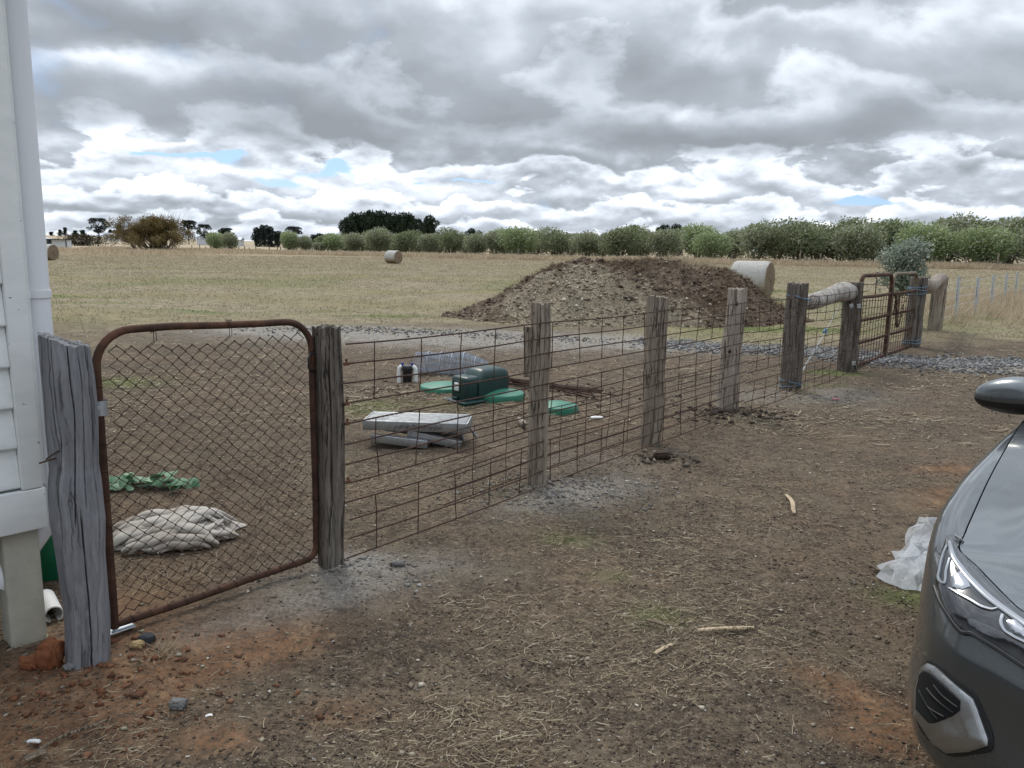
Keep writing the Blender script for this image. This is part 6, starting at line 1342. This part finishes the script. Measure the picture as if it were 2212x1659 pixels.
mb = MB(); G2 = [[W(b, bonnet_edge(b)[0] + .001 + (2 * (UM - bonnet_edge(b)[0]) - .002) * t_, bonnet_edge(b)[1] - .03) for t_ in (0, .5, 1)] for b in bs_]; mb.grid(np.array(G2)); mb.build('engine_bay_floor', M_GAP, car)
# cabin: windscreen, side glass, pillars and roof
def rowc(b, u, z, w_, n=9, bow=.03): return [W(b - bow * 6 * (1 - (2 * t_ - 1) ** 2) * .35, u + (2 * (UM - u)) * t_, z + bow * (1 - (2 * t_ - 1) ** 2)) for t_ in np.linspace(0, 1, n)]
mb = MB(); mb.grid(np.array([rowc(1.44, -.02, .915, 0), rowc(1.75, .045, 1.10, 0), rowc(2.15, .13, 1.325, 0), rowc(2.30, .16, 1.385, 0)])); mb.build('windscreen', M_GLASS, car)
mb = MB(); mb.grid(np.array([rowc(2.30, .155, 1.39, 0), rowc(2.7, .14, 1.42, 0), rowc(3.2, .15, 1.41, 0), rowc(3.6, .18, 1.36, 0)])); mb.build('roof', M_CAR, car)
mb = MB(); mb.grid(np.array([rowc(3.6, .18, 1.36, 0), rowc(4.0, .15, 1.16, 0), rowc(4.3, .12, .985, 0)])); mb.build('rear_window', M_GLASS, car)
for sg in (0, 1):
    mf = (lambda A: A) if sg == 0 else mir
    q = np.array([[(-.08, 1.55, .915), (.03, 1.75, 1.08), (.145, 2.25, 1.36)], [(-.10, 2.0, .93), (.02, 2.05, 1.16), (.138, 2.4, 1.385)], [(-.10, 2.6, .94), (.02, 2.6, 1.2), (.135, 2.7, 1.40)], [(-.085, 3.3, .965), (.03, 3.3, 1.2), (.145, 3.25, 1.39)], [(-.05, 3.9, .975), (.05, 3.75, 1.15), (.165, 3.55, 1.355)]])
    mb = MB(); mb.grid(toW(mf(q))); mb.build('side_window', M_GLASS, car)
    mb = MB(); mb.tube(list(toW(mf(np.array([(-.055, 1.44, .90), (.025, 1.72, 1.085), (.14, 2.24, 1.37)])))), .03, 8); mb.build('pillar', M_CAR, car)
    for ab_ in (AX1, AX2):
        c_ = toW(mf(np.array([[.025, ab_, WZ]])))[0]; ou = cu * (-1 if sg == 0 else 1); wax = (cb, UZ, ou)
        mb = MB(); mb.lathe(c_, [(.22, -.11), (.30, -.11), (.328, -.09), (WR, -.05), (WR, .05), (.328, .085), (.30, .10), (.235, .10), (.225, .07), (.225, -.11)], 48, wax); wh = mb.build('wheel', M_TYRE, car)
        mb = MB(); mb.lathe(c_, [(.235, .06), (.235, .098), (.218, .098), (.205, .05), (.04, .06), (.03, .09), (.001, .09)], 40, wax)
        for j in range(5):
            a_ = j * 2 * PI / 5; d_ = cb * math.cos(a_) + UZ * math.sin(a_); s_ = -cb * math.sin(a_) + UZ * math.cos(a_); mb.box(c_ + d_ * .12 + ou * .083, (.19, .05, .02), (d_, s_, ou), .006)
        mb.build('rim', M_REFL, wh)
        mb = MB(); mb.lathe(c_ - ou * .02, [(WR + .06, -.12), (WR + .06, .06), (WR + .05, .06), (WR + .05, -.12)], 48, wax); mb.lathe(c_ - ou * .14, [(.01, -.01), (WR + .05, -.01), (WR + .05, 0), (.01, 0)], 40, wax); mb.build('wheel_arch_liner', M_GAP, car)
# lamps and trim are cut to the body's own surface
def hit(px, py):
    d_ = ray(px, py); d_ = d_ / np.linalg.norm(d_); r_ = bvh.ray_cast(Vector((0, 0, H)), Vector([float(q) for q in d_]))
    return (np.array(r_[0]), np.array(r_[1])) if r_[0] is not None else (None, None)
def loc(Pw): q = np.array(Pw) - co_; return np.stack([q @ cu, q @ cb, q[..., 2]], -1)
def both(name, mb_local, m, parents, angle=40):
    """a part and its mirror twin on the other side of the car"""
    out = []
    for sg in (0, 1):
        mb = MB(); Vl = np.array(mb_local.v); mb.add(toW(Vl if sg == 0 else mir(Vl)), [f if sg == 0 else f[::-1] for f in mb_local.f]); out.append(mb.build(name, m, parents[sg], angle=angle))
    return out
def patch(poly, offs, bulge=0., skirt=.02, step=6., inset=None):
    poly = [np.array(q, float) for q in poly]; dense = []
    for i in range(len(poly)):
        a_, b_ = poly[i], poly[(i + 1) % len(poly)]; m_ = max(1, int(np.linalg.norm(b_ - a_) / step))
        dense += [a_ + (b_ - a_) * j / m_ for j in range(m_)]
    D_ = np.array(dense); x0, y0 = D_.min(0); x1, y1 = D_.max(0)
    def ins(p):
        c_ = False
        for i in range(len(D_)):
            a_, b_ = D_[i], D_[i - 1]
            if (a_[1] > p[1]) != (b_[1] > p[1]) and p[0] < (b_[0] - a_[0]) * (p[1] - a_[1]) / (b_[1] - a_[1]) + a_[0]: c_ = not c_
        return c_
    pts = list(dense)
    for x_ in np.arange(x0, x1, step):
        for y_ in np.arange(y0, y1, step):
            p = np.array([x_, y_])
            if np.linalg.norm(D_ - p, axis=1).min() > step * .6 and ins(p): pts.append(p)
    n = len(dense); r_ = delaunay_2d_cdt([Vector(p) for p in pts], [(i, (i + 1) % n) for i in range(n)], [], 1, 1e-4)
    P3 = []; lastn = None
    for p in r_[0]:
        h_, nn = hit(p[0], p[1]); dd = min(1., np.linalg.norm(D_ - np.array(p), axis=1).min() / 30.)
        if h_ is None: P3.append(None); continue
        P3.append(h_ + nn * (offs + bulge * math.sqrt(dd)))
    ok = [i for i, p in enumerate(P3) if p is not None]
    for i, p in enumerate(P3):
        if p is None: j = min(ok, key=lambda q: (r_[0][q] - r_[0][i]).length); P3[i] = P3[j]
    fs_ = [tuple(f) for f in r_[2]]; mb = MB(); mb.add(loc(np.array(P3)), fs_)
    cen = np.mean(P3, 0); bnd = [min(range(len(r_[0])), key=lambda q: (r_[0][q] - Vector(p)).length) for p in dense]
    A_ = [loc(np.array(P3[i])) for i in bnd]; B_ = []
    for i in bnd: h_, nn = hit(*r_[0][i]); B_.append(loc(P3[i] - (nn if nn is not None else UZ) * (skirt + offs)))
    o_ = len(mb.v); mb.add(A_ + B_, [(i, (i + 1) % n, n + (i + 1) % n, n + i) for i in range(n)]); return mb
def strip(pl, width, offs, thick=.006, taper=None, sub=10):
    """a raised bar along a line on the body; width in metres"""
    pl = crs(np.array([(x_, y_, 0) for x_, y_ in pl], float), sub)[:, :2]; R3 = []; N3 = []
    for p in pl:
        h_, nn = hit(*p)
        if h_ is None: continue
        R3.append(h_); N3.append(nn)
    R3 = np.array(R3); N3 = np.array(N3); N3 = np.array([N3[max(0, i - 3):i + 4].mean(0) for i in range(len(N3))]); N3 /= np.linalg.norm(N3, axis=1)[:, None]
    T_ = np.gradient(R3, axis=0); T_ /= np.linalg.norm(T_, axis=1)[:, None]; S_ = np.cross(T_, N3); rows_ = []; n = len(R3)
    for i in range(n):
        f = taper(i / (n - 1)) if taper else 1.; w_ = width * f / 2
        rows_.append([R3[i] + N3[i] * (offs - thick) - S_[i] * w_, R3[i] + N3[i] * (offs + thick * .5) - S_[i] * w_, R3[i] + N3[i] * (offs + thick) - S_[i] * w_ * .6, R3[i] + N3[i] * (offs + thick) + S_[i] * w_ * .6, R3[i] + N3[i] * (offs + thick * .5) + S_[i] * w_, R3[i] + N3[i] * (offs - thick) + S_[i] * w_])
    rows_ = loc(np.array(rows_)); mb = MB(); mb.grid(rows_); mb.add(list(rows_[0]), [(0, 1, 2, 3, 4, 5)]); mb.add(list(rows_[-1]), [(5, 4, 3, 2, 1, 0)]); return mb
def cr2(x, y): return (2200 + x / 2.767) * .8848, (1275 + y / 2.767) * .8848
HLP = [cr2(*p) for p in ((322, 78), (300, 120), (270, 215), (245, 320), (232, 400), (236, 450), (270, 540), (330, 640), (385, 715), (418, 745), (470, 752), (560, 800), (640, 848), (740, 915), (830, 975), (900, 1020), (985, 1080), (1080, 1130), (1150, 1120), (1120, 980), (1010, 800), (900, 680), (825, 610), (730, 530), (600, 405), (500, 290), (430, 205), (380, 140), (345, 82))]
hl = both('headlight', patch(HLP, .002, .006, .03), M_LAMP, (car, car))
both('light_guide', strip([cr2(*p) for p in ((338, 150), (352, 240), (420, 345), (510, 445), (600, 530), (720, 620), (840, 705), (960, 800))], .020, .009, .004, lambda t_: .35 + .65 * math.sin(PI * min(1, t_ * 1.6 + .12) * .5) * (1 - .35 * t_)), M_DRL, hl)
both('light_guide_hook', strip([cr2(*p) for p in ((322, 175), (296, 240), (276, 330), (272, 400), (300, 425), (318, 330), (338, 260))], .007, .009, .003), M_DRL, hl)
both('chrome_strip', strip([cr2(*p) for p in ((372, 110), (420, 170), (500, 265), (600, 375), (720, 495), (830, 590), (940, 690))], .009, .009, .004, lambda t_: .5 + .5 * t_), M_CHROME, hl)
both('lens_bezel', strip([cr2(*p) for p in ((335, 460), (400, 500), (480, 545), (560, 590), (620, 605), (655, 598))], .009, .009, .004, lambda t_: .6 + .4 * math.sin(PI * t_)), M_REFL, hl)
both('lens_bezel', strip([cr2(*p) for p in ((690, 640), (680, 690), (700, 735), (760, 780), (840, 820), (930, 860))], .009, .009, .004), M_REFL, hl)
both('reflector', patch([cr2(*p) for p in ((352, 375), (400, 350), (455, 405), (470, 450), (420, 470), (355, 455))], .010, .004, .012, 4), M_REFL, hl)
both('reflector', patch([cr2(*p) for p in ((715, 680), (780, 670), (850, 740), (850, 790), (760, 760))], .010, .004, .012, 4), M_REFL, hl)
both('lamp_seal', strip([cr2(*p) for p in ((236, 440), (270, 540), (330, 640), (385, 715), (418, 748), (470, 755), (560, 803), (640, 851), (740, 918), (830, 978), (985, 1083))], .010, .006, .004), M_CARBLK, hl)
FGO = [cr2(*p) for p in ((195, 952), (240, 970), (350, 1068), (500, 1190), (532, 1260), (604, 1465), (602, 1510), (480, 1545), (320, 1552), (230, 1490), (112, 1310), (110, 1200), (128, 1095), (158, 985))]
FGI = [cr2(*p) for p in ((210, 1004), (250, 1022), (340, 1105), (432, 1192), (434, 1262), (385, 1302), (270, 1358), (235, 1354), (155, 1265), (158, 1140), (182, 1030))]
fg = both('fog_lamp_surround', patch(FGO, .010, .012, .03, 5), M_CHROME, (car, car))
both('trim_recess', strip(FGO + FGO[:1], .016, .002, .003), M_CARBLK, fg)
both('grille_insert', patch(FGI, .024, .002, .02, 5), M_GAP, fg)
for pl in (((185, 1140), (240, 1250), (340, 1310)), ((205, 1185), (250, 1265), (300, 1330)), ((235, 1120), (300, 1200), (400, 1280)), ((280, 1095), (340, 1170), (425, 1235))): both('grille_vane', strip([cr2(*p) for p in pl], .005, .027, .003), M_CARBLK, fg)
# wing mirrors
ms = lambda u, b, z: (u, b, z)
Gd = []; mc = np.array([-.165, 1.56, .985])
for t_ in np.linspace(0, PI, 22):
    row = []
    for p_ in np.linspace(0, 2 * PI, 36, endpoint=False):
        sx_ = -math.cos(t_); rr_ = math.sin(t_) ** (.80 if sx_ < 0 else .5); ez = math.sin(p_); ey = math.cos(p_); ez = math.copysign(abs(ez) ** .85, ez)
        w_ = (.80 + .28 * (sx_ + 1) / 2); row.append((mc[0] + sx_ * .135, mc[1] + ey * rr_ * .075 * w_ + .03 * (1 - sx_) * .5, mc[2] + ez * rr_ * (.092 if ez > 0 else .070) * w_ + .012 * sx_ - .010))
    Gd.append(row)
Gd = np.array(Gd); mb1 = MB(); mb1.grid(Gd, False); nn_ = Gd.shape[1]; mb1.add(np.concatenate([Gd[:, -1:], Gd[:, :1]], 1).reshape(-1, 3), [(2 * i, 2 * i + 2, 2 * i + 3, 2 * i + 1) for i in range(len(Gd) - 1)])
mr = both('wing_mirror', mb1, M_CAR, (car, car), 60)
mb1 = MB(); G3 = []
for r__ in Gd: c_ = r__.mean(0); G3.append([c_ + (q - c_) * 1.025 + np.array([0, 0, -.002]) for q in r__[19:36]])
mb1.grid(np.array(G3)); both('mirror_base', mb1, M_CARBLK, mr, 60)
mb1 = MB(); mb1.tube([(-.06, 1.60, .93), (-.03, 1.60, .918), (-.005, 1.62, .905)], [.03, .032, .04], 10, flat=.6); both('mirror_arm', mb1, M_CARBLK, mr)
mb1 = MB(); mb1.box((-.165, 1.632, .98), (.20, .008, .085), bev=.003); both('mirror_glass', mb1, M_REFL, mr)
# grille, number plate recess, door seams, handles
mb = MB(); gq = []
for u in np.linspace(.45, 1.21, 26):
    r0_ = []
    for z in (.40, .45, .50, .55, .60):
        h_ = bvh.ray_cast(Vector([float(q) for q in W(-2, u, z)]), Vector([float(q) for q in cb]))[0]; r0_.append(np.array(h_) - cb * .008 if h_ is not None else W(-.29, u, z))
    gq.append(r0_)
mb.grid(np.array(gq)); gr0 = mb.build('grille', M_CARBLK, car)
mb = MB()
for j in (0, 2, 4): mb.tube([q[j] - cb * .006 for q in gq], .007, 6)
mb.build('chrome_bar', M_CHROME, gr0)
for sg in (0, 1):
    ou = cu * (-1 if sg == 0 else 1)
    for b in (1.62, 2.62, 3.5):
        pts = []
        for z in np.linspace(.30, .90, 12):
            o3 = W(b + (.12 * (z - .3) if b == 1.62 else 0), -2 if sg == 0 else 2 * UM + 2, z); h_ = bvh.ray_cast(Vector([float(q) for q in o3]), Vector([float(q) for q in -ou]))[0]
            if h_ is not None: pts.append(np.array(h_))
        mb = MB()
        if len(pts) > 2: mb.tube(pts, .004, 5); mb.build('door_seam', M_GAP, car)
    for b in (2.4, 3.25): mb = MB(); mb.tube([W(b, UM, .80) + ou * .985, W(b + .03, UM, .80) + ou * 1.015, W(b + .15, UM, .80) + ou * 1.015, W(b + .18, UM, .80) + ou * .98], .012, 8); mb.build('door_handle', M_CAR, car)
